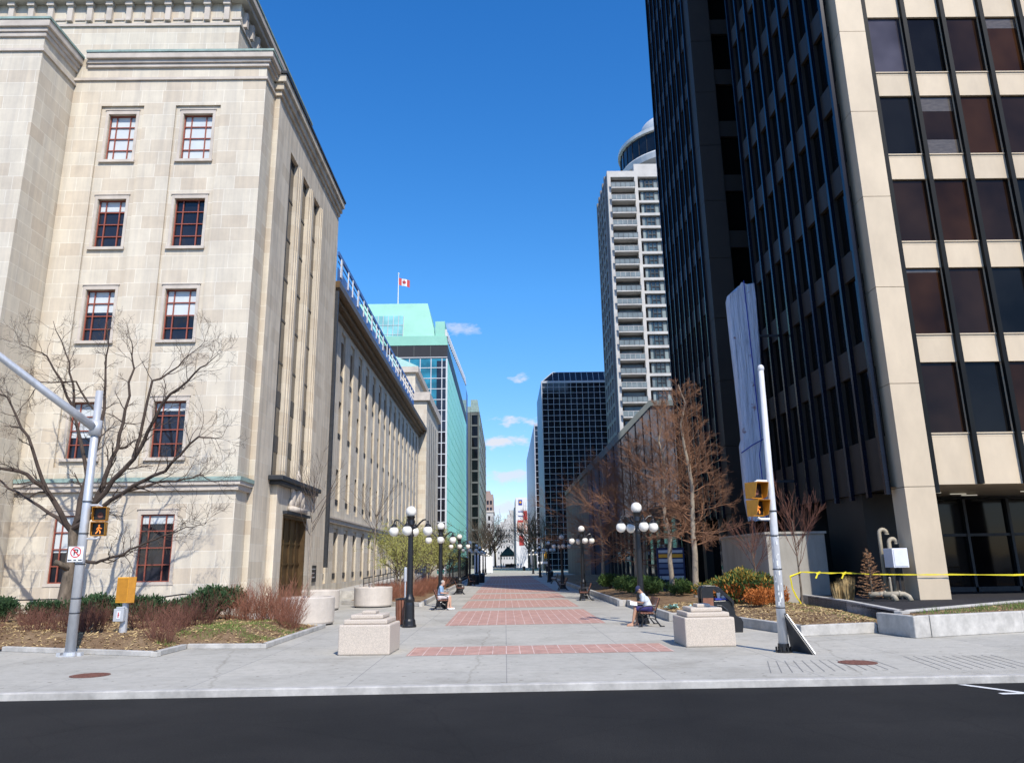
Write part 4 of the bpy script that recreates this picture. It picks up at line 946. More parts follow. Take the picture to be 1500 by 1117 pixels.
# ------------------------------------------------------------------ signals and poles
def pole(mb, x0, x1, z1, r0, r1, n=20): mb.tube([(x0,0,0),(x0+(x1-x0)*.5,0,z1*.5),(x1,0,z1)],[r0,(r0+r1)/2,r1],n)
def walker(mb, cx, cz, s, y):       # little walking figure
    mb.ball((cx,y,cz+.38*s),.09*s,10,6,sy=.3)
    for a,b in (((0,.28),(-.02,.0)),((-.02,.0),(.16,-.2)),((.16,-.2),(.14,-.42)),((-.02,0),(-.12,-.22)),((-.12,-.22),(-.26,-.4)),((0,.24),(.17,.08)),((.17,.08),(.28,.12)),((0,.24),(-.15,.1)),((-.15,.1),(-.2,-.04))):
        mb.tube([(cx+a[0]*s,y,cz+a[1]*s),(cx+b[0]*s,y,cz+b[1]*s)],[.055*s,.045*s],6)
def ped_signal(name, loc, rz, label, tilt, group, amber_open):
    r = empty(name, loc, rz, label, 'pedestrian signal', group)
    for k,zc in enumerate((.22,-.21)):
        m = MB(); m.box(-.215,.215,.0,.16,zc-.2,zc+.2); hs_ = m.build('housing', M['amber'], r, world=False, bevel=.012)
        m = MB(); m.box(-.185,.185,-.004,.0,zc-.17,zc+.17); m.build('lens', M['lens'], hs_, world=False)
        m = MB(); t = .012; dz = .06; D = -.26
        # visor: top and two sides flaring forward
        m.hexa([(-.215,0,zc+.188),(.215,0,zc+.188),(.215,0,zc+.2),(-.215,0,zc+.2)],[(-.205,D,zc+.188),(.205,D,zc+.188),(.205,D,zc+.2),(-.205,D,zc+.2)])
        for s in (-1,1): m.hexa([(s*.203,0,zc-.2),(s*.215,0,zc-.2),(s*.215,0,zc+.188),(s*.203,0,zc+.188)],[(s*.193,D*.62,zc-.16),(s*.205,D*.62,zc-.16),(s*.205,D,zc+.188),(s*.193,D,zc+.188)])
        m.build('visor', M['amber'], hs_, world=False)
        m = MB()
        if k == 1: walker(m,0,zc-.01,.30,-.012); m.build('walk_symbol', M['walklamp'], hs_, world=False)
        else: m.ball((0,-.012,zc-.03),.09,10,6,sy=.15); m.build('hand_symbol', M['manhole'], hs_, world=False)
    return r
SP = empty('signal_mast', (-11.4,22.55,0), 0, 'galvanised traffic mast with a long arm on the left corner', 'signal mast')
m = MB(); pole(m,0,-.06,7.05,.135,.095); m.build('mast', M['galv'], SP, world=False, smooth=True)
m = MB(); m.box(-.2,.2,-.2,.2,0,.03); m.lathe([(.17,.03),(.165,.1)],n=16)
for sx in (-.27,.27): m.box(sx-.05,sx+.05,-.08,.08,0,.09)
m.build('base_plate', M['galv'], SP, world=False)
m = MB(); m.tube([(-.06,-.1,6.0),(-.9,-.95,6.75),(-2.35,-2.2,8.05),(-4.6,-4.2,9.9)],[.115,.105,.09,.07],16); m.lathe([(.16,5.78),(.16,6.2)],(-.05,0,0),16); m.build('mast_arm', M['galv'], SP, world=False, smooth=True)
m = MB()
for z in (1.05,1.42,2.3,3.1,3.95): m.lathe([(.137,z),(.14,z+.012),(.137,z+.024)],(-.02*z/3,0,0),16)
m.build('strap', M['black'], SP, world=False)
m = MB(); m.tube([(.08,0,3.86),(.3,0,3.86),(.36,.06,3.82)],.03,8); m.tube([(.08,0,2.97),(.33,0,2.97),(.38,.06,3.0)],.03,8); m.build('bracket', M['galv'], SP, world=False)
ped_signal('pedestrian_signal', (-11.06,22.62,3.42), R(14), 'black faced pedestrian signal with lit walking figure on the left mast', 0, 'pedestrian signals', False).scale = (.88,.88,.92)
NP = empty('no_parking_sign', (-11.48,22.38,2.57), R(3), 'small white no parking sign with red circle strapped to the left mast', 'road sign')
m = MB(); m.box(-.2,.2,-.012,.0,-.2,.2); m.build('panel', M['white'], NP, world=False, bevel=.01)
m = MB(); 
for k in range(28):
    a0,a1 = 2*math.pi*k/28, 2*math.pi*(k+1)/28
    m.poly([(rr*math.cos(a),-.016,.05+rr*math.sin(a)) for rr,a in ((.115,a0),(.115,a1),(.14,a1),(.14,a0))])
m.poly([(-.095,-.018,.05+.07),(-.075,-.018,.05+.095),(.095,-.018,.05-.07),(.075,-.018,.05-.095)]); m.build('red_ring', M['letter_red'], NP, world=False)
m = MB(); m.box(-.05,-.02,-.017,-.0125,-.03,.13); m.box(-.02,.035,-.017,-.0125,.1,.13); m.box(-.02,.035,-.017,-.0125,.035,.065); m.box(.035,.06,-.017,-.0125,.045,.12); m.build('letter', M['letter_blk'], NP, world=False)
m = MB()
for x in (-.12,0,.12): m.box(x-.035,x+.035,-.017,-.0125,-.165,-.14)
m.poly([(-.19,-.017,-.152),(-.155,-.017,-.128),(-.155,-.017,-.176)]); m.poly([(.19,-.017,-.152),(.155,-.017,-.176),(.155,-.017,-.128)]); m.build('arrow', M['letter_blk'], NP, world=False)
YB = empty('yellow_cabinet', (-11.3,25.2,.0), R(-9), 'yellow metal cabinet on a short post with a grey meter box', 'utility cabinet')
m = MB(); m.hexa([(-.24,-.12,1.2),(.13,-.12,1.2),(.13,.22,1.2),(-.24,.22,1.2)],[(-.24,-.12,1.93),(.13,-.12,1.93),(.13,.22,1.93),(-.24,.22,1.93)]); yc = m.build('cabinet', M['yellow'], YB, world=False, bevel=.015)
m = MB(); m.hexa([(.132,-.12,1.2),(.30,-.02,1.2),(.30,.0,1.2),(.132,.22,1.2)],[(.132,-.12,1.93),(.31,-.02,1.93),(.31,.0,1.93),(.132,.22,1.93)]); m.box(-.22,.12,-.126,-.121,1.24,1.9); m.build('door', M['amber'], yc, world=False)
m = MB(); m.tube([(0,.05,.0),(0,.05,1.25)],[.12,.09],12); m.lathe([(.17,0),(.16,.1)],(0,.05,0),12); m.build('post', M['galv'], YB, world=False)
m = MB(); m.box(-.2,.12,-.2,-.06,.68,1.04); m.box(-.16,.08,-.16,-.06,1.04,1.09); mbx = m.build('meter_box', M['greybox'], YB, world=False, bevel=.015)
m = MB(); m.box(-.09,.03,-.206,-.2,.76,.98); m.build('label', M['white'], mbx, world=False); m = MB(); m.box(-.05,-.02,-.209,-.2055,.8,.94); m.box(-.055,.0,-.209,-.2055,.86,.88); m.build('red_mark', M['letter_red'], mbx, world=False)

WP = empty('signal_pole', (6.66,20.55,0), 0, 'worn white signal pole leaning slightly on the right sidewalk', 'signal pole')
m = MB(); pole(m,0,.12,6.95,.115,.065); m.ball((.12,0,6.98),.085,12,8,sz=1.25); m.build('pole', M['whitepole'], WP, world=False, smooth=True)
m = MB(); m.lathe([(.2,0),(.2,.03),(.14,.05),(.13,.2)],n=16)
for a in range(6): m.tube([(.17*math.cos(a),.17*math.sin(a),.03),(.17*math.cos(a),.17*math.sin(a),.13)],.025,6)
m.build('base', M['black'], WP, world=False)
m = MB(); m.tube([(.05,0,4.05),(-.25,0,4.07),(-.33,0,4.02)],.03,8); m.tube([(.03,0,3.12),(-.25,.0,3.12),(-.33,0,3.16)],.03,8); m.build('bracket', M['whitepole'], WP, world=False)
m = MB()
for z in (1.0,1.9,2.7,3.3): m.lathe([(.11,z),(.118,z+.015),(.11,z+.03)],(.017*z,0,0),16)
m.build('strap', M['darksteel'], WP, world=False)
m = MB()        # remains of torn posters
for k in range(26): z = 1.0+random.random()*1.7; a = -1.2-random.random()*1.6; rr = .112; da = .1+random.random()*.35; h = .03+random.random()*.12; x = .017*z; m.poly([(x+rr*math.cos(q),rr*math.sin(q),zz) for q,zz in ((a,z),(a+da,z+.01),(a+da*.9,z+h),(a+.03,z+h*.9))])
m.build('torn_poster', M['paper'], WP, world=False)
ped_signal('pedestrian_signal', (6.33,20.5,3.6), R(28), 'amber pedestrian signal with lit walking figure on the white pole', 0, 'pedestrian signals', True)
LP = empty('leaning_board', (6.7,20.45,0), 0, 'thin dark triangular board leaning against the foot of the white pole', 'board')
m = MB(); m.hexa([(.42,-.55,0),(.47,-.55,0),(.30,.45,0),(.25,.45,0)],[(-.02,-.14,.86),(.03,-.14,.86),(.03,-.1,.9),(-.02,-.1,.9)]); m.build('panel', M['darksteel'], LP, world=False)
m = MB(); m.tube([(.47,-.56,0.02),(.03,-.15,.88)],.014,6); m.build('edge', M['galv'], LP, world=False)

# wrapped blade sign on the flank of the corner tower
WS = empty('wrapped_sign', (13.4,43.0,0), 0, 'tall blade sign wrapped in blue grey tarpaulin on the tower flank', 'wrapped sign')
m = MB(); L_ = [(16.76,12.72,14.25),(16.1,12.66,14.27),(13.76,12.66,14.2),(12.0,12.70,14.14),(9.92,12.72,14.02),(8.3,12.74,13.98),(7.9,12.66,14.0),(6.26,12.66,13.94),(5.0,12.66,13.88),(4.05,12.76,13.76)]
rings = []
random.seed(3)
for j,(z,xa,xb) in enumerate(L_):
    rg = []
    for k in range(16):
        a = 2*math.pi*k/16; cx2 = (xa+xb)/2; hw = (xb-xa)/2
        x = cx2+hw*max(-1,min(1,1.25*math.cos(a)))*(1+random.uniform(-.05,.05)); y = 43+.32*max(-1,min(1,1.3*math.sin(a)))+random.uniform(-.04,.04)
        zz = z+ (.35*((x-cx2)/hw)+.35*(1 if abs((x-cx2)/hw-.1)<.35 else 0) if j == 0 else random.uniform(-.05,.05))
        rg.append((x,y,zz))
    rings.append(rg)
for j in range(len(rings)-1):
    for k in range(16): k2 = (k+1)%16; m.poly([rings[j+1][k],rings[j+1][k2],rings[j][k2],rings[j][k]])
m.poly(rings[0]); m.poly(list(reversed(rings[-1]))); m.build('tarpaulin', M['tarp'], WS)
m = MB(); m.tube([(13.6,42.66,17.2),(13.66,42.64,12),(13.7,42.66,8.2),(13.55,42.66,7.4),(13.6,42.66,4.2)],.03,6); m.tube([(12.6,42.7,7.55),(13.2,42.62,7.95),(14.0,42.66,8.35)],.03,6); m.build('rope', M['bluesign'], WS)
m = MB(); m.box(12.95,13.03,42.95,43.03,0,4.1); m.box(13.55,13.63,42.95,43.03,0,4.1); m.box(13.7,15.4,42.95,43.05,6,6.12); m.box(13.7,15.4,42.95,43.05,14,14.12); m.build('frame', M['darksteel'], WS)

# concrete enclosure, cabinet, pipes
CE = empty('concrete_enclosure', (13,37,0), 0, 'plain concrete enclosure wall, sunlit in front, beside the tower arcade', 'wall')
m = MB(); m.box(11.75,14.4,37.2,45,.0,3.2); m.build('wall', M['enclosure'], CE, bevel=.02); m = MB(); m.box(11.68,14.46,37.12,45.05,3.2,3.3); m.build('coping', M['enclosure'], CE)
WC = empty('white_cabinet', (15.0,31.9,0), 0, 'white square utility cabinet on posts beside the beige corner column', 'utility cabinet')
m = MB(); m.box(14.9,15.5,31.95,32.7,1.74,2.46); m.build('box', M['boxwhite'], WC, bevel=.012); m = MB(); m.box(14.95,15.45,31.93,31.952,1.79,2.41); m.build('door', M['boxwhite'], WC)
m = MB(); m.tube([(15.0,32.6,.5),(15.0,32.6,1.75)],.05,8); m.tube([(15.35,32.6,.5),(15.35,32.6,1.75)],.05,8); m.build('leg', M['darksteel'], WC)
def gooseneck(x,y,zt,r,label,z0=.5,d=.3):
    e = empty('vent_pipe',(x,y,z0),0,label,'vent pipe'); m = MB()
    pts = [(x,y,z0),(x,y,zt-d)]+[(x+d/2-d/2*math.cos(a*math.pi/8),y,zt-d+d/2*math.sin(a*math.pi/8)+.0) for a in range(1,9)]
    m.tube(pts,r,12); m.build('pipe',M['pipe'],e,smooth=True); m = MB(); m.lathe([(r*1.15,0),(r*1.15,.05)],(x+d,y,zt-d-.05),12); m.build('collar',M['pipe'],e); return e
gooseneck(14.95,32.95,3.35,.075,'taller beige gooseneck vent behind the white cabinet'); gooseneck(15.2,32.75,2.98,.08,'shorter beige gooseneck vent above the white cabinet')
def elbow(x,y,label):
    e = empty('standpipe',(x,y,.55),0,label,'pipe'); m = MB(); m.tube([(x-.75,y+.1,.78),(x-.2,y+.05,.80),(x,y,.78),(x+.1,y-.1,.70),(x+.14,y-.16,.55)],.10,12); m.build('pipe',M['pipe'],e,smooth=True)
    m = MB(); m.tube([(x-.2,y+.05,.8),(x-.14,y+.04,.8)],.125,12); m.build('flange',M['pipe'],e)
elbow(14.45,31.6,'beige bent standpipe on the pad, left of the pair'); elbow(14.95,31.5,'beige bent standpipe on the pad, right of the pair')
VP_ = empty('vent_post',(14.65,31.9,.55),0,'slim beige post rising between the two bent standpipes','post'); m = MB(); m.tube([(14.65,31.9,.55),(14.65,31.9,1.35)],.045,8); m.build('post',M['pipe'],VP_); m = MB(); m.ball((14.65,31.9,1.36),.05); m.build('cap',M['pipe'],VP_)

# directory sign
DS = empty('directory_sign', (9.95,50,0), 0, 'colourful directory panel with white, yellow and blue bars behind the trunks', 'sign')
m = MB(); m.box(9.1,10.75,49.95,50.1,.3,2.85); m.build('panel', M['navy'], DS)
m = MB()
for x in (9.15,10.65): m.box(x,x+.08,50.1,50.18,0,2.8)
m.build('post', M['darksteel'], DS)
for z,h,c in ((2.55,.16,'greybox'),(2.28,.2,'yellow'),(2.0,.2,'greybox'),(1.7,.22,'bluecladding'),(1.35,.25,'bluecladding'),(1.0,.22,'greybox'),(.65,.22,'bluecladding')):
    m = MB(); m.box(9.2,10.65,49.93,49.95,z,z+h); m.build('bar', M[c], DS)

# far things
for i,(x,y,lb) in enumerate(((-4.05,122,'tall white panel beside the far left lamps, nearest'),(-4.0,140,'tall white panel beside the far left lamps, middle one'),(-3.3,165,'broad white panel at the end of the left lamp row'))):
    e = empty('poster_stand',(x,y,0),0,lb,'panel','white panels far along the left side'); m = MB(); m.box(-.45-.2*(i==2)*2,.45+.2*(i==2)*2,0,.12,.1,3.2); m.build('panel',M['white'],e,world=False); m = MB(); m.box(-.4,-.3,.02,.1,0,.1); m.box(.3,.4,.02,.1,0,.1); m.build('foot',M['darksteel'],e,world=False)
TS = empty('traffic_light',(7.3,150,0),0,'small yellow traffic light far along in the shade','traffic light'); m = MB(); m.tube([(-.6,0,0),(-.6,0,5.4)],.07,8); m.build('pole',M['galv'],TS,world=False)
m = MB(); m.box(-.25,.2,-.1,.1,2.6,3.7); m.build('housing',M['yellow'],TS,world=False); m = MB()
for z in (2.8,3.15,3.5): m.ball((-.02,-.12,z),.11,8,6)
m.build('lens',M['lens'],TS,world=False); m = MB(); m.box(-1.5,.3,-.06,-.02,1.7,2.1); m.build('street_sign',M['white'],TS,world=False)
GZ = empty('gazebo',(1.2,330,0),0,'open kiosk with a green pyramid roof in the middle of the far mall','gazebo')
m = MB(); b_ = [(-3.3,-3.3,4.6),(3.3,-3.3,4.6),(3.3,3.3,4.6),(-3.3,3.3,4.6)]
for k in range(4): m.poly([b_[k],b_[(k+1)%4],(0,0,7.9)])
m.poly(b_[::-1]); rf = m.build('roof',M['gazroof'],GZ,world=False)
m = MB()
for k in range(9): t = -3.2+k*.8; m.tube([(t,-3.32,4.62),(t*.05,-.1,7.85)],.07,4)
m.build('seam',M['hotelglass'],rf,world=False)
m = MB(); m.box(-3.2,3.2,-3.2,3.2,4.1,4.58); m.build('eave',M['black'],GZ,world=False)
for sx in (-2.9,2.9):
    for sy in (-2.9,2.9): m = MB(); m.tube([(sx,sy,0),(sx,sy,4.1)],.2,8); m.build('column',M['black'],GZ,world=False)
m = MB(); m.box(-1.2,2.6,-1.2,1.2,0,1.3); m.build('counter',M['darksteel'],GZ,world=False)

# hand rail before the stone front
HR = empty('hand_rail',(-17,34.6,0),0,'thin black iron hand rail along the foot of the stone front','railing')
m = MB(); m.tube([(-30,34.6,1.0),(-14.2,34.6,1.0),(-13.2,34.6,1.12),(-12.9,34.6,1.12),(-12.9,34.6,.3)],.03,6); m.tube([(-30,34.6,.62),(-14.2,34.6,.62)],.02,6); m.build('rail',M['black'],HR)
m = MB()
for x in (-29,-26,-23.5,-21.8,-20.0,-18.1,-16.2,-14.6,-13.9,-13.4): m.tube([(x,34.6,.0),(x,34.6,1.0)],.025,6)
m.build('post',M['black'],HR)
IF = empty('iron_fence',(-6,95,0),0,'black iron picket fence at the far end of the left planting','fence')
m = MB()
for k in range(40): y = 70+k*1.1; m.tube([(-5.0,y,0),(-5.0,y,2.7)],.028,5)
m.build('picket',M['black'],IF); m = MB(); m.box(-5.05,-4.95,70,114,2.7,2.8); m.box(-5.05,-4.95,70,114,.3,.4); m.build('rail',M['black'],IF)
RP = empty('ramp_rail',(-9,58,0),0,'grey sloping ramp with rails along the foot of the long wing','ramp')
m = MB(); m.hexa([(-11.9,57,0),(-9.6,57,0),(-9.6,100,0),(-11.9,100,0)],[(-11.9,57,.45),(-9.6,57,.45),(-9.6,100,1.0),(-11.9,100,1.0)]); m.build('ramp',M['kerbc'],RP)
m = MB(); m.tube([(-9.6,57,1.25),(-9.6,100,1.8)],.04,6); m.tube([(-9.6,57,.9),(-9.6,100,1.4)],.03,6)
for k in range(20): y = 57+k*2.25; z = .45+.55*(y-57)/43; m.tube([(-9.6,y,z),(-9.6,y,z+.8)],.03,5)
m.build('rail',M['darksteel'],RP)
# caution tape
YT = empty('caution_tape',(15,32,0),0,'yellow caution tape stretched from a young tree past the corner column','tape')
m = MB(); P_ = [(11.78,33.35,1.62),(12.8,32.9,1.56),(13.2,32.8,1.57),(14.3,32.3,1.50),(15.8,31.86,1.47),(16.95,31.86,1.46),(19,31.2,1.42),(24.6,31.9,1.5)]
for a,b in zip(P_[:-1],P_[1:]):
    for q in range(4):
        t0,t1 = q/4,(q+1)/4; A = Vector(a).lerp(Vector(b),t0); B = Vector(a).lerp(Vector(b),t1); h0 = .022+.010*math.sin(A.x*9); h1 = .022+.010*math.sin(B.x*9)
        m.poly([A-Vector((0,0,h0)),B-Vector((0,0,h1)),B+Vector((0,0,h1)),A+Vector((0,0,h0))])
m.build('tape',M['yelltape'],YT)
m = MB()
for x,y,z in ((12.35,33.1,1.58),(13.25,32.78,1.56)): m.poly([(x-.08,y-.03,z-.02),(x+.1,y-.03,z+.06),(x+.16,y-.03,z-.02),(x,y-.03,z-.07)]); m.poly([(x-.02,y-.04,z-.02),(x-.12,y-.04,z-.2),(x-.06,y-.04,z-.22),(x+.03,y-.04,z-.04)])
m.build('knot',M['yelltape'],YT)
m = MB(); m.tube([(11.78,33.3,1.6),(11.3,33.2,1.45),(11.32,33.15,1.0),(11.42,33.1,.7),(11.55,33.0,.45),(11.2,32.6,.34),(10.9,32.3,.32)],[.03,.045,.035,.04,.03,.03,.04],4); m.build('loose_end',M['yelltape'],YT)

# ------------------------------------------------------------------ planting beds
from mathutils.geometry import delaunay_2d_cdt
def inside(p, poly):
    c = False; j = len(poly)-1
    for i in range(len(poly)):
        a,b = poly[i],poly[j]
        if (a[1] > p[1]) != (b[1] > p[1]) and p[0] < (b[0]-a[0])*(p[1]-a[1])/(b[1]-a[1])+a[0]: c = not c
        j = i
    return c
def edge_dist(p, poly):
    d = 9e9
    for i in range(len(poly)):
        a = Vector(poly[i]); b = Vector(poly[(i+1)%len(poly)]); q = Vector(p); t = max(0,min(1,(q-a).dot(b-a)/max(1e-9,(b-a).length_squared))); d = min(d,(a+(b-a)*t-q).length)
    return d
def bed_z(x, y, poly, z0, mound):
    e = min(1,edge_dist((x,y),poly)/1.5); return z0+mound*e*e*(3-2*e)+.06*e*mnoise.noise((x*.9,y*.9,1.7))+.03*e*mnoise.noise((x*3.1,y*3.1,4.1))
def soil(poly, z0, mound, step):
    pts = [Vector(p) for p in poly]; n = len(pts); xs = [p[0] for p in poly]; ys = [p[1] for p in poly]
    x = min(xs)
    while x < max(xs):
        y = min(ys)
        while y < max(ys):
            q = (x+random.uniform(-.3,.3)*step, y+random.uniform(-.3,.3)*step)
            if inside(q,poly) and edge_dist(q,poly) > step*.35: pts.append(Vector(q))
            y += step
        x += step
    v,e,f,*_ = delaunay_2d_cdt(pts,[(i,(i+1)%n) for i in range(n)],[],1,1e-5)
    m = MB(); m.v = [(p.x,p.y,bed_z(p.x,p.y,poly,z0,mound)) for p in v]; m.f = [tuple(q) for q in f]
    return m
def kerb(poly, idx, h, wd=.16, z0=0):
    m = MB()
    for i in idx:
        a = Vector(poly[i]); b = Vector(poly[(i+1)%len(poly)]); t = (b-a).normalized(); nrm = Vector((-t.y,t.x))
        mid = (a+b)/2+nrm*.05
        if not inside(mid,poly): nrm = -nrm
        a2,b2 = a-t*.001,b+t*.001; c_ = b+nrm*wd; d_ = a+nrm*wd
        m.hexa([(p.x,p.y,z0) for p in (a2,b2,c_,d_)],[(p.x,p.y,h) for p in (a2,b2,c_,d_)])
    return m
BED1 = [(-8.9,21.95),(-8.87,23.9),(-6.6,23.6),(-6.52,30.9),(-8.7,31.3),(-9.5,34),(-12.6,34.4),(-12.6,37.7),(-30,37.7),(-30,31),(-14.1,24.1)]
BED2 = [(-4.35,44),(-4.45,62),(-4.6,112),(-9.3,112),(-9.3,48),(-7.6,46.6)]
BED3 = [(5.6,110),(5.55,41.3),(5.93,41.5),(5.95,31),(7.3,30.5),(7.62,28.5),(8.46,24.4),(10.95,25.05),(11.65,25.25),(12.6,31.5),(12.8,37.1),(11.7,37.1),(11.7,45),(13.2,52),(13.2,110)]
BED4 = [(11.2,23.28),(15.0,24.54),(30,29.5),(30,34),(18,29.45),(11.72,25.05),(10.93,25.0)]
B1 = empty('planting_bed',(-14,28,0),0,'mulched planting bed with low kerb in front of the stone building','planting bed')
soil(BED1,.06,.32,.3).build('soil',M['mulch'],B1,smooth=True); kerb(BED1,[0,1,2,3,4,10],.13).build('kerb_stone',M['kerbc'],B1,bevel=.015)
B2 = empty('planting_bed',(-6,60,0),0,'long planting bed of russet shrubs and budding trees beside the left lamps','planting bed')
soil(BED2,.1,.15,.8).build('soil',M['mulch'],B2,smooth=True); kerb(BED2,[0,1,4,5],.22).build('kerb_stone',M['kerbc'],B2,bevel=.02)
B3 = empty('planting_bed',(9,40,0),0,'raised planting bed with dark sided kerb along the right of the mall','planting bed')
soil(BED3,.24,.16,.4).build('soil',M['mulch'],B3,smooth=True); kerb(BED3,[0,1,2,3,4,5,6],.3,.2).build('kerb_stone',M['kerbc'],B3,bevel=.02)
B4 = empty('planting_bed',(15,26,0),0,'higher concrete walled planting strip at the right corner','planting bed')
soil(BED4,.52,.02,.4).build('soil',M['mulch'],B4,smooth=True)
m = kerb(BED4,[0,1,6],.58,.22); m.build('planter_wall',M['kerbc'],B4,bevel=.025)
m = MB(); a = Vector((11.75,23.46)); m.box(11.72,11.735,23.43,23.5,.0,.58); m.build('wall_joint',M['groove'],B4)
PAD = [(11.75,25.12),(18,29.5),(30,34.6),(40,38),(40,60),(14,60),(13.4,46),(13.0,36.2),(12.7,31.5)]
PD = empty('plaza_pad',(15,30,0),0,'dark asphalt pad with pale edging in front of the corner column','pad')
m = MB(); m.prism(PAD,0,.545); m.build('surface',M['padasphalt'],PD)
kerb(PAD,[0,1,2,6,7,8],.60,.24,.2).build('edging',M['kerbc'],PD,bevel=.02)

# ------------------------------------------------------------------ plants
def rot_about(v, axis, a): return Matrix.Rotation(a,3,axis) @ v
def grow(mb, p, d, L, r, lev, spread=.7, up=.05, kids=(3,5), ratio=.62, segs=4, wob=.18, droop=0, rmin=.004, tips=None):
    pts = [Vector(p)]; dd = Vector(d).normalized()
    for i in range(segs):
        dd = (dd+Vector((random.gauss(0,wob),random.gauss(0,wob),random.gauss(0,wob)+up-droop))).normalized(); pts.append(pts[-1]+dd*(L/segs))
    rad = [max(rmin,r*(1-.6*i/segs)) for i in range(segs+1)]
    mb.tube(pts,rad,6 if r > .04 else (4 if r > .015 else 3),cap=False)
    if tips is not None and lev <= 1: tips += pts[1:]
    if lev > 0:
        for k in range(random.randint(*kids)):
            t = random.uniform(.3,1.0)*segs; i = min(segs-1,int(t)); q = pts[i].lerp(pts[i+1],t-i); base = (pts[i+1]-pts[i]).normalized()
            ax = base.orthogonal().normalized(); ax = rot_about(ax,base,random.uniform(0,2*math.pi)); nd = rot_about(base,ax,spread*random.uniform(.6,1.25))
            grow(mb,q,nd,L*ratio*random.uniform(.7,1.15),rad[i]*.55,lev-1,spread,up,kids,ratio,max(2,segs-1),wob,droop,rmin,tips)
# the large bare tree on the left
random.seed(21)
BT = empty('bare_tree',(-17.3,33.5,0),0,'large spreading bare tree behind the left mast, before the stone wall','tree')
m = MB(); m.tube([(-17.3,33.5,.1),(-17.42,33.5,.9),(-17.38,33.5,1.74),(-17.25,33.4,3.05),(-17.3,33.3,3.85)],[.33,.26,.225,.215,.20],14,cap=False)
m.tube([(-17.33,33.35,2.2),(-17.6,33.05,2.42),(-17.68,32.95,2.48)],[.14,.10,.09],8); m.build('trunk',M['bark'],BT,smooth=True)
limbs = [([(-17.32,33.3,3.7),(-16.39,33.0,4.75),(-16.04,33.0,5.97),(-15.75,33.2,7.95),(-15.67,33.4,10.32),(-15.91,33.5,11.55)],.16),
 ([(-16.39,33.0,4.75),(-14.86,32.5,6.44),(-13.63,32.0,8.55),(-12.36,31.6,9.71),(-11.41,31.3,10.33)],.12),
 ([(-14.86,32.5,6.44),(-14.44,32.7,9.56),(-13.67,33.2,10.39),(-12.82,33.6,11.54)],.08),
 ([(-17.25,33.2,3.75),(-14.97,32.2,5.07),(-13.03,31.2,5.73),(-11.62,30.6,6.94),(-10.57,30.2,6.86)],.12),
 ([(-14.97,32.2,5.07),(-13.44,32.6,5.48),(-12.47,33.2,5.8),(-11.75,33.6,5.55)],.07),
 ([(-17.32,33.3,3.6),(-18.13,32.6,5.15),(-18.97,32.0,5.91),(-20.03,31.5,6.13),(-21.2,31.3,6.5)],.13),
 ([(-18.13,32.6,5.15),(-19.02,32.2,7.28),(-19.95,32.0,8.92),(-21.13,32.0,9.5)],.09),
 ([(-17.32,33.3,3.6),(-19.23,34.2,4.74),(-21.56,35.0,5.83),(-22.74,35.0,5.99)],.10),
 ([(-17.25,33.3,3.8),(-17.35,34.0,5.82),(-17.29,34.6,8.21),(-17.63,35.0,10.73),(-17.9,35.2,13.01)],.15),
 ([(-17.35,34.0,5.82),(-18.33,34.2,8.75),(-19.0,34.4,10.91),(-19.96,34.5,12.82)],.10),
 ([(-18.33,34.2,8.75),(-19.47,33.6,11.02),(-20.33,33.0,11.33)],.07),
 ([(-17.35,33.4,2.55),(-16.02,32.8,2.45),(-15.05,32.4,2.61),(-13.75,32.0,3.1),(-12.41,31.6,3.57),(-11.3,31.2,3.72)],.085),
 ([(-17.29,34.6,8.21),(-18.37,34.0,9.9),(-19.36,33.2,9.74),(-20.17,33.0,8.27)],.06)]
m = MB()
for P_,r0 in limbs:
    V = [Vector(p) for p in P_]; fine = []
    for i in range(len(V)-1):
        for q in range(4): fine.append(V[i].lerp(V[i+1],q/4)+Vector((random.gauss(0,.035),random.gauss(0,.035),random.gauss(0,.035)))*(1 if (i or q) else 0))
    fine.append(V[-1]); n_ = len(fine); r0 *= .9; rad = [max(.010,r0*(1-.88*i/(n_-1))) for i in range(n_)]
    m.tube(fine,rad,8,cap=False)
    for i in range(3,n_):
        for rep in range(2 if i > n_*.35 else 1):
            if random.random() < .82:
                base = (fine[i]-fine[i-1]).normalized(); ax = rot_about(base.orthogonal().normalized(),base,random.uniform(0,6.28)); nd = rot_about(base,ax,random.uniform(.5,1.2))
                grow(m,fine[i],nd,random.uniform(.5,1.25),max(.010,rad[i]*.4),2,.75,.05,(3,5),.6,4,.22,0,.004)
m.build('crown',M['twig'],BT)

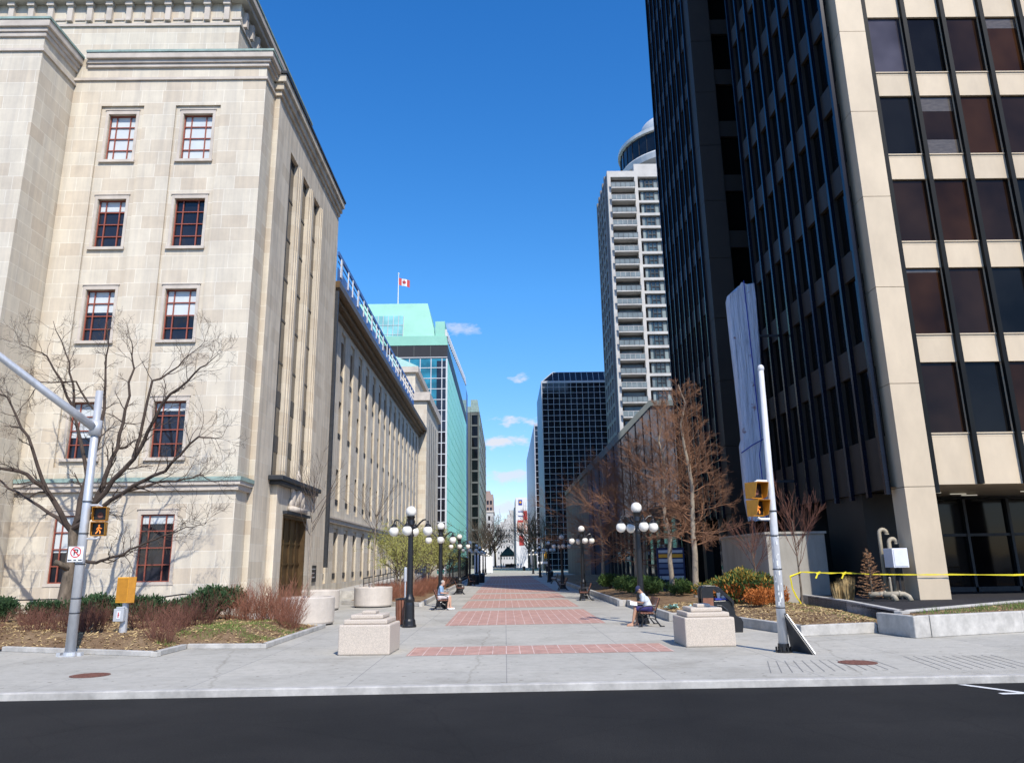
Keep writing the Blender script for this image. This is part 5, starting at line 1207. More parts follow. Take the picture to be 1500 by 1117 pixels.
def conifer_like(name, label, loc, H, base_h, spread, trunk_r, seed, twist=.0, trunkmat='barkpale', density=1.0):
    random.seed(seed); e = empty(name,loc,0,label,'tree','bare deciduous trees in the right planting bed')
    m = MB(); pts = [Vector((0,0,0))]; 
    for i in range(1,11): pts.append(Vector((random.gauss(0,.05)*i*.4,random.gauss(0,.05)*i*.4,H*i/10)))
    m.tube(pts,[trunk_r*(1-.88*(i/10))+.012 for i in range(11)],10,cap=False); m.build('trunk',M[trunkmat],e,world=False,smooth=True)
    m = MB(); z = base_h; k = 0
    while z < H*.985:
        t = (z-base_h)/(H-base_h); i = min(9,int(z/H*10)); p = pts[i].lerp(pts[i+1],z/H*10-i); a = k*2.4+random.uniform(-.5,.5)
        L = spread*min(1,.62+1.5*t)*(1-t)**.55*random.uniform(.7,1.12)+.2; elev = .10+.85*t+random.uniform(-.1,.2)
        d = Vector((math.cos(a)*math.cos(elev),math.sin(a)*math.cos(elev),math.sin(elev)))
        grow(m,p,d,L,trunk_r*(.20*(1-t)+.05),2,.6,.03,(9,12),.42,6,.14,0.0,.0038)
        z += random.uniform(.09,.19)/density; k += 1
    m.build('crown',M['twigred'],e,world=False); return e
conifer_like('bare_tree','bare tree with pale trunk nearest the hooded bin, tallest on the right',(9.2,40.5,.3),10.6,2.5,2.6,.15,5)
conifer_like('bare_tree','bare tree with forked pale trunk beside the low shrubs, left of the tallest',(8.62,43.5,.3),10.1,2.8,2.7,.13,6)
conifer_like('bare_tree','bare rust twigged tree behind the second right lamp, wide and low',(8.6,55,.3),9.0,1.6,4.5,.14,8)
conifer_like('bare_tree','bare rust twigged tree just right of the paired trunk behind the capped person',(9.6,57.5,.3),10.0,2.5,3.9,.14,9)
conifer_like('bare_tree','bare rust twigged tree farthest along the right bed, partly in shadow',(7.4,63,.3),8.8,1.5,5.0,.14,12)

def upright_tree(name,label,loc,H,r,seed,twm='twig',bk='barkpale',group=None,stem=.35,spread=.35,kids=(4,6)):
    random.seed(seed); e = empty(name,loc,0,label,'tree',group)
    m = MB(); pts = [(0,0,0),(random.gauss(0,.03),0,H*stem*.5),(random.gauss(0,.05),.02,H*stem),(random.gauss(0,.06),0,H*.8)]
    m.tube(pts,[r,r*.85,r*.75,r*.25],8,cap=False); m.build('trunk',M[bk],e,world=False,smooth=True)
    m = MB()
    for k in range(14):
        t = random.uniform(stem,.8); i = 1 if t*H < pts[2][2] else 2; A,B = Vector(pts[i]),Vector(pts[i+1]); q = A.lerp(B,max(0,min(1,(t*H-A.z)/(B.z-A.z)))); a = k*2.4
        d = Vector((math.cos(a)*.6,math.sin(a)*.6,.9)); grow(m,q,d,H*(.42-.25*(t-stem)),r*.3,2,spread,.08,kids,.55,4,.1,0,.004)
    m.build('crown',M[twm],e,world=False); return e
upright_tree('young_tree','small bare young tree rising from the golden shrubs on the right',(10.3,34.4,.35),3.0,.045,31,'dogwood','bark','young bare trees',.4,.4)
upright_tree('young_tree','slender bare young tree tied with yellow tape',(11.73,33.4,.4),4.0,.05,32,'dogwood','bark','young bare trees',.33,.3,(4,6))
upright_tree('young_tree','thin bare young tree growing out of the planter half behind the russet shrubs',(-7.55,32.4,.95),4.6,.05,33,'twig','barkpale','young bare trees',.5,.5,(2,3))
upright_tree('young_tree','thin bare young tree growing out of the planter in the open',(-7.0,44.7,.95),4.8,.05,34,'twig','barkpale','young bare trees',.5,.5,(2,3))

def budding_tree(seed, H, W, nleaf):
    random.seed(seed); e = empty('budding_tree'); m = MB(); m.tube([(0,0,0),(.05,.02,H*.25),(0,.05,H*.5)],[.07,.055,.045],8,cap=False); m.build('trunk',M['barkpale'],e,world=False)
    tips = []; m = MB()
    for k in range(12):
        a = k*2.4; t = .18+.32*k/12; d = Vector((math.cos(a)*.9,math.sin(a)*.9,.8+.5*k/12)); grow(m,(0,.03,H*t),d,W*random.uniform(.75,1.05),.03,2,.6,.06,(4,5),.6,4,.16,0,.004,tips)
    cr = m.build('crown',M['twig'],e,world=False)
    m = MB()
    for k in range(nleaf):
        q = random.choice(tips)+Vector((random.gauss(0,.07),random.gauss(0,.07),random.gauss(0,.07))); s = random.uniform(.022,.05)
        u = Vector((random.gauss(0,1),random.gauss(0,1),random.gauss(0,1))).normalized(); v = u.orthogonal().normalized()*s*.6; u = u*s; m.poly([q-u,q+v,q+u,q-v])
    m.build('leaves',M['budleaf'],cr,world=False); return e
bA = budding_tree(41,4.2,1.9,4200); bB = budding_tree(42,3.9,2.0,4200)
for b in (bA,bB): b['category'] = 'tree'; b['group'] = 'budding trees in the long left bed'
BTL = [(-6.6,52.5,1,'budding tree nearest the planter in the open'),(-6.3,57.5,1.05,'budding tree second from the open planter'),(-6.9,63,1.1,'budding tree beside the third lamp on the left'),(-6.4,69,1.15,'budding tree just beyond the third left lamp'),
 (-6.8,75.5,1.15,'budding tree midway along the iron fence'),(-6.3,82,1.2,'budding tree beside the reddish bench'),(-6.7,89,1.2,'budding tree beside the nearest far bins'),(-6.4,97,1.25,'budding tree next to last in the left row'),(-6.6,106,1.25,'budding tree last in the left row'),(-8.6,66,1.2,'budding tree standing against the long wing behind the others')]
for i,(x,y,s,lb) in enumerate(BTL):
    src = (bA,bB)[i%2]
    if i < 2: src.location = (x,y,.2); src['label'] = lb; src.scale = (s,)*3
    else: copy_tree(src,(x,y,.2),i*1.3,lb,scale=s)

def stem_shrub(seed,H,W,n,matn,name='stem'):
    random.seed(seed); m = MB()
    for k in range(n):
        a = random.uniform(0,6.28); rr = W*.38*math.sqrt(random.random()); p = Vector((rr*math.cos(a),rr*math.sin(a),0)); lean = random.gauss(.35,.25); h = H*random.uniform(.4,1.08)
        d = Vector((math.cos(a)*lean+random.gauss(0,.18),math.sin(a)*lean+random.gauss(0,.18),1)).normalized(); q = p+d*h*.5; q2 = q+(d+Vector((random.gauss(0,.2),random.gauss(0,.2),.1))).normalized()*h*.5
        m.tube([p,q,q2],[.006,.0045,.0025],3,cap=False)
        for j in range(4):
            t = random.uniform(.3,.95); s = p.lerp(q2,t); e = s+(d+Vector((random.gauss(0,.55),random.gauss(0,.55),.15))).normalized()*h*random.uniform(.18,.38); m.tube([s,e],[.0035,.002],3,cap=False)
    return m
def shrub(kind,label_list,seed,H,W,n,matn,group,cat='shrub',name='bare_shrub'):
    e = empty(name); e['category'] = cat; e['group'] = group
    stem_shrub(seed,H,W,n,matn).build('stems',M[matn],e,world=False)
    for i,(x,y,z,s,lb) in enumerate(label_list):
        if i == 0: e.location = (x,y,z); e.scale = (s,)*3; e['label'] = lb
        else: copy_tree(e,(x,y,z),i*1.7,lb,scale=(s,s,s*random.uniform(.9,1.1)))
def b1(x,y): return bed_z(x,y,BED1,.06,.32)-.02
shrub(0,[(x,y,b1(x,y),s,lb) for x,y,s,lb in (
 (-15.7,25.6,1.0,'dark red twiggy shrub left of the mast, nearest the kerb'),(-14.3,26.2,.95,'dark red twiggy shrub just left of the mast foot'),(-17.2,27.2,.9,'dark red twiggy shrub at the far left of the frame'),(-12.9,25.6,1.05,'dark red twiggy shrub right behind the mast'),
 (-12.25,25.3,.9,'dark red twiggy shrub between the mast and the yellow cabinet'),(-9.9,25.2,1.0,'dark red twiggy shrub just right of the yellow cabinet post'),(-9.6,23.9,.8,'small dark red shrub at the kerb right of the cabinet'),(-11.4,27.0,1.1,'dark red twiggy shrub behind the yellow cabinet'),
 (-9.9,27.4,1.15,'dark red twiggy shrub before the big juniper'),(-13.6,28.0,1.0,'dark red twiggy shrub in front of the bare tree trunk'),(-16.2,29.2,.9,'dark red twiggy shrub behind the left junipers'),(-10.4,26.9,.9,'dark red twiggy shrub second right of the cabinet'),(-18.6,28.6,.95,'dark red shrub by the left frame edge, farther back'))],51,.80,1.15,120,'dogwood','dark red twiggy shrubs in the front bed')
shrub(0,[(x,y,b1(x,y),s,lb) for x,y,s,lb in (
 (-8.75,29.6,1.0,'russet shrub nearest the round planter, on its left'),(-7.75,29.4,1.1,'tall russet shrub right in front of the round planter'),(-9.5,30.0,.95,'russet shrub touching the big juniper'),(-8.3,30.4,1.1,'russet shrub behind the front pair by the planter'),(-7.2,28.4,.75,'small russet shrub at the kerb corner'))],52,1.15,1.25,150,'redshrub','russet shrubs at the right end of the front bed')
rl_ = []
random.seed(9)
words = ['first','second','third','fourth','fifth','sixth','seventh','eighth','ninth','tenth','eleventh','twelfth']
for i in range(12):
    y = 47.5+i*2.6; rl_.append((-5.55-.5*(i%2)-(1.2 if i == 0 else 0),y,.2,random.uniform(.85,1.05),f'russet shrub, {words[i]} from the open planter in the long left bed'))
for i,(x,y) in enumerate(((-7.4,48.6),(-7.2,51.3),(-7.6,54.5),(-7.1,58))): rl_.append((x,y,.2,.95,f'russet shrub of the back row, {words[i]} from the open planter'))
shrub(0,rl_,53,1.0,1.9,210,'redshrub','russet shrubs in the long left bed')
def leafy(seed,H,W,n,ln,mats,flat=1.0):
    random.seed(seed); ms = [MB() for _ in mats]
    lobes = [(random.uniform(-.3,.3)*W,random.uniform(-.3,.3)*W,random.uniform(.3,.62)*H,random.uniform(.5,1.0)) for _ in range(11)]
    for k in range(n):
        lx,ly,lz,s = random.choice(lobes); v = Vector((random.gauss(0,1),random.gauss(0,1),random.gauss(0,1))).normalized()*random.random()**.4
        p = Vector((lx+v.x*W*.30*s,ly+v.y*W*.30*s,max(.02,lz+v.z*H*.40*s)))
        d = (Vector((v.x*.9,v.y*.9,abs(v.z)*.6+.45))+Vector((random.gauss(0,.3),random.gauss(0,.3),random.gauss(0,.3)))).normalized(); L = ln*random.uniform(.6,1.3); sd_ = d.orthogonal().normalized()
        sd_ = rot_about(sd_,d,random.uniform(0,6.28))*L*.22; i = 0
        if len(ms) > 1: i = 1 if (p.z/H > .55 and random.random() < .55) else (2 if len(ms) > 2 and p.z/H < .5 and random.random() < .5 else 0)
        ms[i].poly([p-sd_*.4,p+d*L*.5-sd_,p+d*L,p+d*L*.5+sd_])
    return ms
def leafy_set(name,seed,H,W,n,ln,mats,lst,group):
    e = empty(name); e['category'] = 'shrub'; e['group'] = group
    for mm_,mt,nm in zip(leafy(seed,H,W,n,ln,mats),mats,('foliage','tips','lower_foliage')): mm_.build(nm,M[mt],e,world=False)
    random.seed(seed+1); s_ = MB()
    for k in range(14): a = random.uniform(0,6.28); s_.tube([(0,0,0),(math.cos(a)*W*.3,math.sin(a)*W*.3,H*.6)],[.02,.006],4,cap=False)
    s_.build('stems',M['bark'],e,world=False)
    for i,(x,y,z,s,lb) in enumerate(lst):
        if i == 0: e.location = (x,y,z); e.scale = (s,)*3; e['label'] = lb
        else: copy_tree(e,(x,y,z),i*1.9,lb,scale=(s,s,s*random.uniform(.85,1.1)))
leafy_set('juniper_bush',61,1.05,1.75,4200,.11,['juniper'],[(x,y,b1(x,y),s,lb) for x,y,s,lb in (
 (-10.3,30.0,1.35,'largest green juniper, under the tree shadow on the wall'),(-12.9,30.2,1.05,'green juniper right behind the yellow cabinet'),(-14.6,30.4,1.1,'green juniper between the tree trunk and the cabinet'),(-11.6,30.6,.95,'small green juniper left of the largest one'),
 (-18.1,30.4,1.05,'green juniper left of the bare tree trunk'),(-19.4,29.8,1.05,'green juniper at the left frame edge'),(-16.6,30.8,.95,'low green juniper at the foot of the bare tree'))],'green junipers in the front bed')
def b3(x,y): return bed_z(x,y,BED3,.24,.16)-.02
leafy_set('evergreen_bush',63,1.0,1.7,4200,.13,['yew'],[(x,y,b3(x,y),s,lb) for x,y,s,lb in (
 (7.2,43.2,.95,'bright green low shrub behind the capped person'),(8.0,46.0,1.0,'bright green low shrub left of the twin trunks'),(7.0,47.5,.9,'bright green low shrub near the kerb beyond the capped person'),(7.3,51.0,1.0,'bright green low shrub next to the second right lamp'),(6.9,55.5,1.0,'bright green low shrub farthest along the bed'),(8.9,42.6,.8,'bright green low shrub around the pale trunk'),(9.4,45.5,1.0,'bright green low shrub before the directory panel'),(8.5,50,1.05,'bright green low shrub at the back of the bed'))],'low evergreen shrubs in the right bed')
leafy_set('golden_bush',65,1.45,2.2,5200,.15,['yew','yellowleaf','orangeleaf'],[(9.6,33.6,b3(9.6,33.6),1.05,'tall green and golden shrub right of the hooded bin'),(10.6,35.6,b3(10.6,35.6),1.0,'green and golden shrub against the enclosure wall'),(8.9,35.5,b3(8.9,35.5),.85,'green and golden shrub close behind the hooded bin')],'golden tipped shrubs in the right bed')
leafy_set('orange_bush',67,.75,1.1,2200,.09,['orangeleaf'],[(9.5,31.5,b3(9.5,31.5),1.0,'orange brown low shrub left of the young tree stem'),(10.55,33.0,b3(10.55,33),.95,'orange brown low shrub right of the young tree stem')],'orange brown low shrubs')
def rosette(loc,label):
    e = empty('leafy_plant',loc,0,label,'plant','pale green rosette plants'); m = MB()
    for k in range(46):
        a = random.uniform(0,6.28); L = random.uniform(.14,.3); p = Vector((random.gauss(0,.12),random.gauss(0,.12),.02)); d = Vector((math.cos(a),math.sin(a),random.uniform(.25,.9))).normalized(); s = Vector((-d.y,d.x,0))*L*.3
        m.poly([p,p+d*L*.55-s,p+d*L,p+d*L*.55+s])
    m.build('leaves',M['copper_roof'],e,world=False)
random.seed(70); rosette((6.6,33.4,b3(6.6,33.4)+.02),'pale green leafy plant beside the bench of the capped person'); rosette((7.0,31.6,b3(7,31.6)+.02),'small pale green leafy plant nearer the hooded bin')
# dead spruce, grasses
random.seed(80); DSp = empty('dead_spruce',(13.9,31.9,.5),0,'small brown dead spruce standing before the dark arcade','tree')
m = MB(); m.tube([(0,0,0),(.02,0,1.0),(.0,0,1.95)],[.04,.025,.008],6,cap=False); m.build('trunk',M['bark'],DSp,world=False)
m = MB(); nd = MB()
for k in range(70):
    t = k/70; z = .12+1.68*t; a = k*2.4; L = (.50*(1-t)**.9+.10)*random.uniform(.7,1.1); d = Vector((math.cos(a),math.sin(a),.25-.1*(1-t))).normalized(); A = Vector((0,0,z)); Bp = A+d*L; m.tube([A,Bp],[.008,.003],3,cap=False)
    for q in range(34):
        u = random.uniform(.15,1.05); p = A.lerp(Bp,u); v = (d+Vector((random.gauss(0,.8),random.gauss(0,.8),random.gauss(0,.6)))).normalized()*.075; s = v.orthogonal().normalized()*.011; nd.poly([p-s,p+s,p+v])
for q in range(60): z = random.uniform(1.5,1.95); p = Vector((0,0,z)); v = Vector((random.gauss(0,1),random.gauss(0,1),.8)).normalized()*.07; s = v.orthogonal().normalized()*.011; nd.poly([p-s,p+s,p+v])
br = m.build('branches',M['bark'],DSp,world=False); nd.build('needles',M['spruce'],br,world=False)
def tuft(label,loc,H,W,n,seed):
    random.seed(seed); e = empty('ornamental_grass',loc,0,label,'grass tuft','dry ornamental grass tufts'); m = MB()
    for k in range(n):
        a = random.uniform(0,6.28); r0 = W*.3*random.random(); p = Vector((r0*math.cos(a),r0*math.sin(a),0)); d = Vector((math.cos(a)*random.uniform(.0,.28),math.sin(a)*random.uniform(0,.28),1)); L = H*random.uniform(.6,1.05); s = Vector((-math.sin(a+.7),math.cos(a+.7),0))*.009; q = p+d*L
        m.poly([p-s,p+s,p+d*L*.6+s,q,p+d*L*.6-s])
    m.build('blades',M['straw'],e,world=False)
tuft('dry straw coloured grass tuft, shorter and left of the pair',(13.05,33.0,.5),.75,.6,160,1); tuft('dry straw coloured grass tuft, taller and right of the pair',(13.42,32.95,.5),.95,.65,200,2)
# litter, weeds and grass scattered on the beds (nobody could count them)
def scatter(poly,zf,n,kind,label,matn,seed,lo,hi,reg=None,upright=False):
    random.seed(seed); m = MB(); xs = [p[0] for p in poly]; ys = [p[1] for p in poly]
    bx = reg or (min(xs),max(xs),min(ys),max(ys)); c = 0
    while c < n:
        x,y = random.uniform(bx[0],bx[1]),random.uniform(bx[2],bx[3]); c += 1
        if not inside((x,y),poly) or edge_dist((x,y),poly) < .18: continue
        if upright and mnoise.noise((x*1.3,y*1.3,seed)) < -.02: continue
        p = Vector((x,y,zf(x,y))); s = random.uniform(lo,hi); a = random.uniform(0,6.28)
        if upright:
            d = Vector((random.gauss(0,.35),random.gauss(0,.35),1)).normalized()*s; w_ = Vector((math.cos(a),math.sin(a),0))*.008; m.poly([p-w_,p+w_,p+d])
        else:
            u = Vector((math.cos(a),math.sin(a),random.uniform(-.3,.5)))*s; v = Vector((-math.sin(a),math.cos(a),random.uniform(-.2,.4)))*s*.3; p.z += s*.3; m.poly([p-u,p-v,p+u,p+v])
    o = m.build(kind,M[matn]); tag(o,label,'ground cover',None,'stuff')
zb1 = lambda x,y: bed_z(x,y,BED1,.06,.32); zb3 = lambda x,y: bed_z(x,y,BED3,.24,.16); zb4 = lambda x,y: bed_z(x,y,BED4,.52,.02)
scatter(BED1,zb1,9000,'leaf_litter','dry straw and leaf litter over the left front bed','straw',91,.03,.09,(-20,-6.4,22,31))
scatter(BED1,zb1,5200,'weed_grass','sparse green weeds in the right part of the front bed','grassm',92,.05,.13,(-9.6,-6.6,23.5,29),True)
scatter(BED3,zb3,7000,'leaf_litter','dry leaf litter over the right bed','straw',93,.03,.09,(6,13,24,36))
scatter(BED3,zb3,2600,'weed_grass','sparse weeds along the right bed edge','grassm',94,.04,.1,(10.2,13,25,37),True)
scatter(BED4,zb4,16000,'grass','spring grass on the walled strip at the right corner','grassm',95,.09,.24,(12.2,26,23.5,33),True)
scatter(BED4,zb4,2500,'leaf_litter','dry litter on the walled strip at the right corner','straw',96,.03,.08,(11,24,23.5,32))
# far bare trees
def far_tree(seed):
    random.seed(seed); e = empty('bare_tree'); m = MB(); m.tube([(0,0,0),(.1,0,3),(0,.1,6)],[.28,.22,.15],7,cap=False); m.build('trunk',M['bark'],e,world=False); m = MB()
    for k in range(12): a = k*2.4; grow(m,(0,.05,2.6+k*.3),Vector((math.cos(a),math.sin(a),.9)),3.8,.10,2,.6,.06,(4,6),.6,4,.15,0,.018)
    m.build('crown',M['twig'],e,world=False); return e
ft0 = far_tree(101); ft0['category'] = 'tree'; ft0['group'] = 'bare trees at the far end of the mall'
for i,(x,y,s,lb) in enumerate(((-4.6,255,1.5,'bare far tree left of the green kiosk, nearest'),(-5.5,300,1.7,'bare far tree left of the green kiosk, farther'),(-4.2,360,1.8,'bare far tree between the brown tower and the white building'),(8.6,235,1.55,'bare far tree right of the green kiosk, in front'),(8.2,285,1.8,'bare far tree right of the green kiosk, behind'),(6.9,350,1.7,'bare far tree just right of the kiosk roof'),(9.5,200,1.3,'bare far tree in front of the distant black glass block'),(-6.2,225,1.3,'bare far tree beside the last lamps on the left'))):
    if i == 0: ft0.location = (x,y,0); ft0.scale = (s,)*3; ft0['label'] = lb
    else: copy_tree(ft0,(x,y,0),i*1.1,lb,scale=s)

# ------------------------------------------------------------------ people
def remeshed(mb, voxel, name, mt, parent, smooth=2):
    me = bpy.data.meshes.new('tmp'); me.from_pydata(mb.v,[],mb.f); o = bpy.data.objects.new('tmp',me); COL.objects.link(o)
    r = o.modifiers.new('r','REMESH'); r.mode = 'VOXEL'; r.voxel_size = voxel
    s = o.modifiers.new('s','SMOOTH'); s.iterations = smooth; s.factor = .5
    dg = bpy.context.evaluated_depsgraph_get(); m2 = bpy.data.meshes.new_from_object(o.evaluated_get(dg)); bpy.data.objects.remove(o); bpy.data.meshes.remove(me)
    m2.name = name; m2.materials.clear(); m2.materials.append(mt); m2.polygons.foreach_set('use_smooth',[True]*len(m2.polygons))
    q = bpy.data.objects.new(name,m2); COL.objects.link(q); q.parent = parent; return q
def cap(mb,a,b,ra,rb,n=10): mb.tube([a,b],[ra,rb],n); mb.ball(a,ra,n,6); mb.ball(b,rb,n,6)
def hand(mb, wrist, d, palm_n, s=1.0, curl=.6, side=1):
    d = Vector(d).normalized(); pn = Vector(palm_n); pn = (pn-d*pn.dot(d)).normalized(); ac = d.cross(pn)*side; w_ = Vector(wrist)
    pc = w_+d*.045*s
    for k in range(4): cap(mb,w_+ac*(-.022+.0147*k)*.7*s,w_+d*.088*s+ac*(-.03+.02*k)*s,.016*s,.013*s,8)
    for k,L in enumerate((.062,.074,.078,.068)):
        b = w_+d*.09*s+ac*(.03-.02*k)*s; d1 = (d+pn*curl*.5).normalized(); d2 = (d+pn*curl*1.5).normalized(); j = b+d1*L*.5*s; cap(mb,b,j,.0095*s,.0088*s,8); cap(mb,j,j+d2*L*.5*s,.0088*s,.0075*s,8)
    b = w_+d*.025*s-ac*.028*s; j = b+(d*.5-ac*.8+pn*.4).normalized()*.045*s; cap(mb,b,j,.013*s,.011*s,8); cap(mb,j,j+(d*.8-ac*.2+pn*.5).normalized()*.032*s,.011*s,.009*s,8)
def head(mb, c, fwd, up):
    f = Vector(fwd).normalized(); u = Vector(up); u = (u-f*u.dot(f)).normalized(); r = u.cross(f); c = Vector(c)
    def el(o,rf,rr,ru,n=14,m=10):
        base = len(mb.v)
        t = MB(); t.ball((0,0,0),1,n,m)
        mb.v += [tuple(c+f*(o[0]+v[0]*rf)+r*(o[1]+v[1]*rr)+u*(o[2]+v[2]*ru)) for v in t.v]; mb.f += [tuple(base+i for i in q) for q in t.f]
    el((-.01,0,.03),.098,.076,.09); el((.03,0,-.04),.066,.055,.075); el((.052,0,-.095),.03,.032,.024); el((.09,0,-.012),.02,.013,.026,10,6); el((.078,0,.022),.016,.045,.012,10,6)
    el((.078,0,-.06),.014,.025,.009,10,6)
    for s in (-1,1): el((-.005,s*.076,-.01),.022,.010,.032,10,6); el((.06,s*.032,-.03),.025,.02,.025,10,6)
    return f,u,r
def seated(name,loc,rz,label,lean,look,hands,skin,shirt,shorts,shoes,cap_col,hair,kneedy=.13,ank=((.62,.14,.09),(.54,-.16,.09))):
    e = empty(name,loc,rz,label,'person')
    hip = Vector((.12,0,.56)); sh = hip+Vector((math.sin(lean)*.50,0,math.cos(lean)*.50)); ch = hip.lerp(sh,.6); nk = sh+Vector((.03,0,.06)); hc = nk+Vector((.05+.05*math.sin(lean)*1.5,0,.13-.05*math.sin(lean)))
    b = MB(); cap(b,hip+Vector((0,-.07,0)),hip+Vector((0,.07,0)),.125,.125,14); cap(b,hip,ch,.125,.135,14)
    for s in (-1,1): cap(b,ch+Vector((0,s*.05,0)),sh+Vector((0,s*.1,-.05)),.115,.09,14)
    cap(b,sh+Vector((0,-.15,-.02)),sh+Vector((0,.15,-.02)),.068,.068,12); cap(b,sh,nk,.07,.055,12); cap(b,nk,hc+Vector((-.02,0,-.06)),.053,.052,12)
    fw = Vector((math.cos(look),0,-math.sin(look))); hf,hu,hr = head(b,hc,fw,(math.sin(look),0,math.cos(look)))
    shm = MB(); sr = MB()
    cap(shm,hip+Vector((0,-.06,.02)),hip+Vector((0,.06,.02)),.142,.142,14); cap(shm,hip,ch,.142,.152,14)
    for s in (-1,1): cap(shm,ch+Vector((0,s*.05,0)),sh+Vector((0,s*.1,-.05)),.13,.103,14)
    cap(shm,sh+Vector((0,-.15,-.02)),sh+Vector((0,.15,-.02)),.083,.083,12)
    cap(sr,hip+Vector((0,-.08,-.01)),hip+Vector((0,.08,-.01)),.145,.145,14)
    for i,s in enumerate((1,-1)):
        hp = hip+Vector((0,s*.09,-.01)); kn = Vector((.60,s*kneedy,.57)); an = Vector(ank[i]); cap(b,hp,kn,.088,.062,12); cap(b,kn,kn.lerp(an,.35),.058,.058,12); cap(b,kn.lerp(an,.35),an,.058,.038,12); cap(b,an,an+Vector((.14,s*.02,-.045)),.04,.033,10); cap(b,an+Vector((.12,s*.02,-.05)),an+Vector((.17,s*.025,-.055)),.036,.026,10)
        cap(sr,hp,hp.lerp(kn,.86),.108,.088,12)
        sp_ = sh+Vector((0,s*.185,-.03)); hd = Vector(hands[i]); mid = sp_.lerp(hd,.5)+Vector((-.10,s*.07,-.12)); cap(b,sp_,mid,.048,.04,10); cap(b,mid,hd,.039,.026,10)
        cap(shm,sp_,sp_.lerp(mid,.72),.066,.058,10)
        hand(b,hd,(hd-mid),(0,-s*.5,.85),1.0,.7,s)
    remeshed(b,.0095,'body',skin,e,1); remeshed(shm,.013,'shirt',shirt,e,3); remeshed(sr,.013,'shorts',shorts,e,3)
    for i,s in enumerate((1,-1)):
        an = Vector(ank[i]); f_ = MB(); cap(f_,an+Vector((-.03,0,-.045)),an+Vector((.17,s*.025,-.05)),.044,.037,10); f_.box(an.x-.08,an.x+.21,an.y-.045+s*.012,an.y+.045+s*.012,max(.0,an.z-.09),an.z-.06); remeshed(f_,.011,'shoe',shoes,e,2)
    hm = MB()
    def el(mb_,o,rf,rr,ru):
        base = len(mb_.v); t = MB(); t.ball((0,0,0),1,18,12); mb_.v += [tuple(hc+hf*(o[0]+v[0]*rf)+hr*(o[1]+v[1]*rr)+hu*(o[2]+v[2]*ru)) for v in t.v]; mb_.f += [tuple(base+i for i in q) for q in t.f]
    el(hm,(-.022,0,.035),.098,.082,.09)
    if not cap_col: hm.v = [tuple(Vector(v)) for v in hm.v]
    remeshed(hm,.012,'hair',hair,e,1)
    if cap_col:
        cm = MB(); el(cm,(-.012,0,.052),.108,.09,.085); remeshed(cm,.012,'cap',cap_col,e,1)
        bm_ = MB(); base = hc+hf*.08+hu*.055; pts = [(-.075,.0),(-.06,.075),(0,.1),(.06,.075),(.075,0)]
        bm_.extrude(pts,lambda p: base+hr*p[0]+hf*p[1]-hu*(.012*p[1]/.1),lambda p: base+hr*p[0]+hf*p[1]+hu*(.008)); bm_.build('cap_peak',cap_col,e,world=False)
    for s in (-1,1):
        em_ = MB(); q = hc+hf*.083+hr*(s*.033)+hu*.004; em_.ball(tuple(q),.009,8,6); em_.build('eye',M['letter_blk'],e,world=False)
    return e
seated('person',(-3.33,41.35,0),R(-6),'seated man in a light blue shirt and pale shorts on the left bench',.12,.25,((.42,.10,.74),(.44,-.08,.76)),M['skin'],M['shirtb'],M['shortsw'],M['white'],None,M['hairg'])
seated('person',(5.08,29.3,0),R(176),'seated person in a pale tee, navy shorts and cap, bent over a paper',.42,.95,((.58,.06,.78),(.60,-.07,.77)),M['skin2'],M['shirtw'],M['shortsb'],M['skin2'],M['navy'],M['dark'],.15,((.72,.17,.09),(.55,-.19,.09)))
NPp = empty('newspaper',(4.42,29.24,.78),R(176),'white folded paper held by the bent over person','paper'); m = MB(); m.poly([(-.16,.02,.0),(.16,.02,.05),(.17,.20,-.10),(-.15,.20,-.14)]); m.poly([(-.16,.02,.0),(.16,.02,.05),(.16,-.16,.0),(-.16,-.16,-.05)]); m.build('sheet',M['paper'],NPp,world=False); NPp.scale = (.75,.8,.8)
HB = empty('held_booklet',(-2.84,41.28,.84),0,'small pale booklet in the hands of the man in blue','booklet'); m = MB(); m.hexa([(-.06,-.08,0),(.08,-.08,.05),(.08,.08,.05),(-.06,.08,0)],[(-.065,-.08,.012),(.075,-.08,.062),(.075,.08,.062),(-.065,.08,.012)]); m.build('sheet',M['paper'],HB,world=False)
BG_ = empty('dark_bag',(-3.0,41.9,0),0,'dark bag under the bench of the man in blue','bag'); m = MB(); m.ball((0,0,.19),.2,14,10,sx=1.1,sy=1.5,sz=.9); m.build('body',M['dark'],BG_,world=False,smooth=True); m = MB(); m.tube([(0,-.16,.3),(0,-.1,.42),(0,.1,.42),(0,.16,.3)],.015,6); m.build('strap',M['dark'],BG_,world=False)
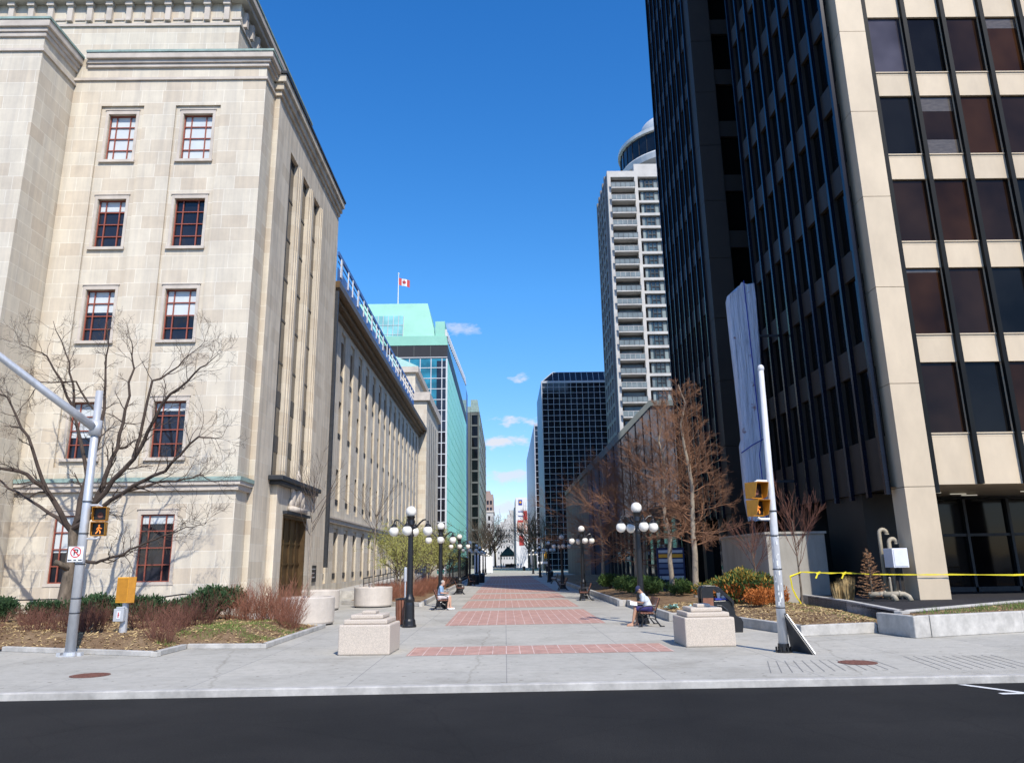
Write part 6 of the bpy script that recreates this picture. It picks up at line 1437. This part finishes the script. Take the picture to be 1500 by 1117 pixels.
def standing(shirt):
    e = empty('person'); b = MB(); sh = MB(); tr = MB()
    for s in (-1,1):
        cap(tr,(0,s*.09,.9),(.03*s,s*.1,.48),.1,.075,10); cap(tr,(.03*s,s*.1,.48),(.0+.06*s,s*.1,.1),.07,.055,10); cap(b,(.06*s,s*.1,.08),(.06*s+.15,s*.11,.045),.05,.04,8)
        cap(sh,(0,s*.19,1.40),(-.02,s*.25,1.12),.065,.055,10); cap(b,(-.02,s*.25,1.12),(.08,s*.25,.86),.042,.03,10); hand(b,(.08,s*.25,.86),(.1,0,-1),(0,-s,0),1,.4,s)
    cap(sh,(0,0,.95),(0,0,1.25),.15,.16,12); cap(sh,(0,-.12,1.38),(0,.12,1.38),.1,.1,12); cap(b,(0,0,1.42),(0,0,1.56),.055,.055,10); head(b,(0.02,0,1.64),(1,0,0),(0,0,1)); cap(b,(0,0,.95),(0,0,1.4),.1,.1,10)
    remeshed(b,.014,'body',M['skin'],e,1); remeshed(sh,.02,'shirt',shirt,e,2); remeshed(tr,.02,'trousers',M['navy'],e,2); hm = MB(); hm.ball((-.0,0,1.69),.1,12,8,sy=.85); hm.build('hair',M['dark'],e,world=False); return e
st1 = standing(M['white']); st2 = standing(M['dark'])
for s_ in (st1,st2): s_['category'] = 'person'; s_['group'] = 'people far down the mall'
ST = [(st1,(4.3,282,0),'far pedestrian in a white top, left of the two side by side'),(st2,(2.4,320,0),'far pedestrian in dark clothes beside the kiosk'),(st1,(5.3,283,0),'far pedestrian in a white top, right of the two side by side'),(st2,(-.6,322,0),'far pedestrian in dark clothes left of the kiosk'),(st2,(6.4,128,0),'person in dark clothes standing in the tower shade on the right'),(st2,(7.1,131,0),'second person in dark clothes standing in the tower shade'),(st1,(-1.2,262,0),'far pedestrian in a white top in the middle of the sunlit mall'),(st2,(2.9,245,0),'far pedestrian in dark clothes walking right of the middle of the mall'),(st2,(6.3,205,0),'far pedestrian in dark clothes near the round bin on the right edge'),(st1,(-2.3,300,0),'far pedestrian in a white top by the bare trees on the left')]
for i,(s_,p,lb) in enumerate(ST):
    if i < 2: s_.location = p; s_['label'] = lb; s_.rotation_euler = (0,0,R(-90))
    else: copy_tree(s_,p,i*1.2,lb)
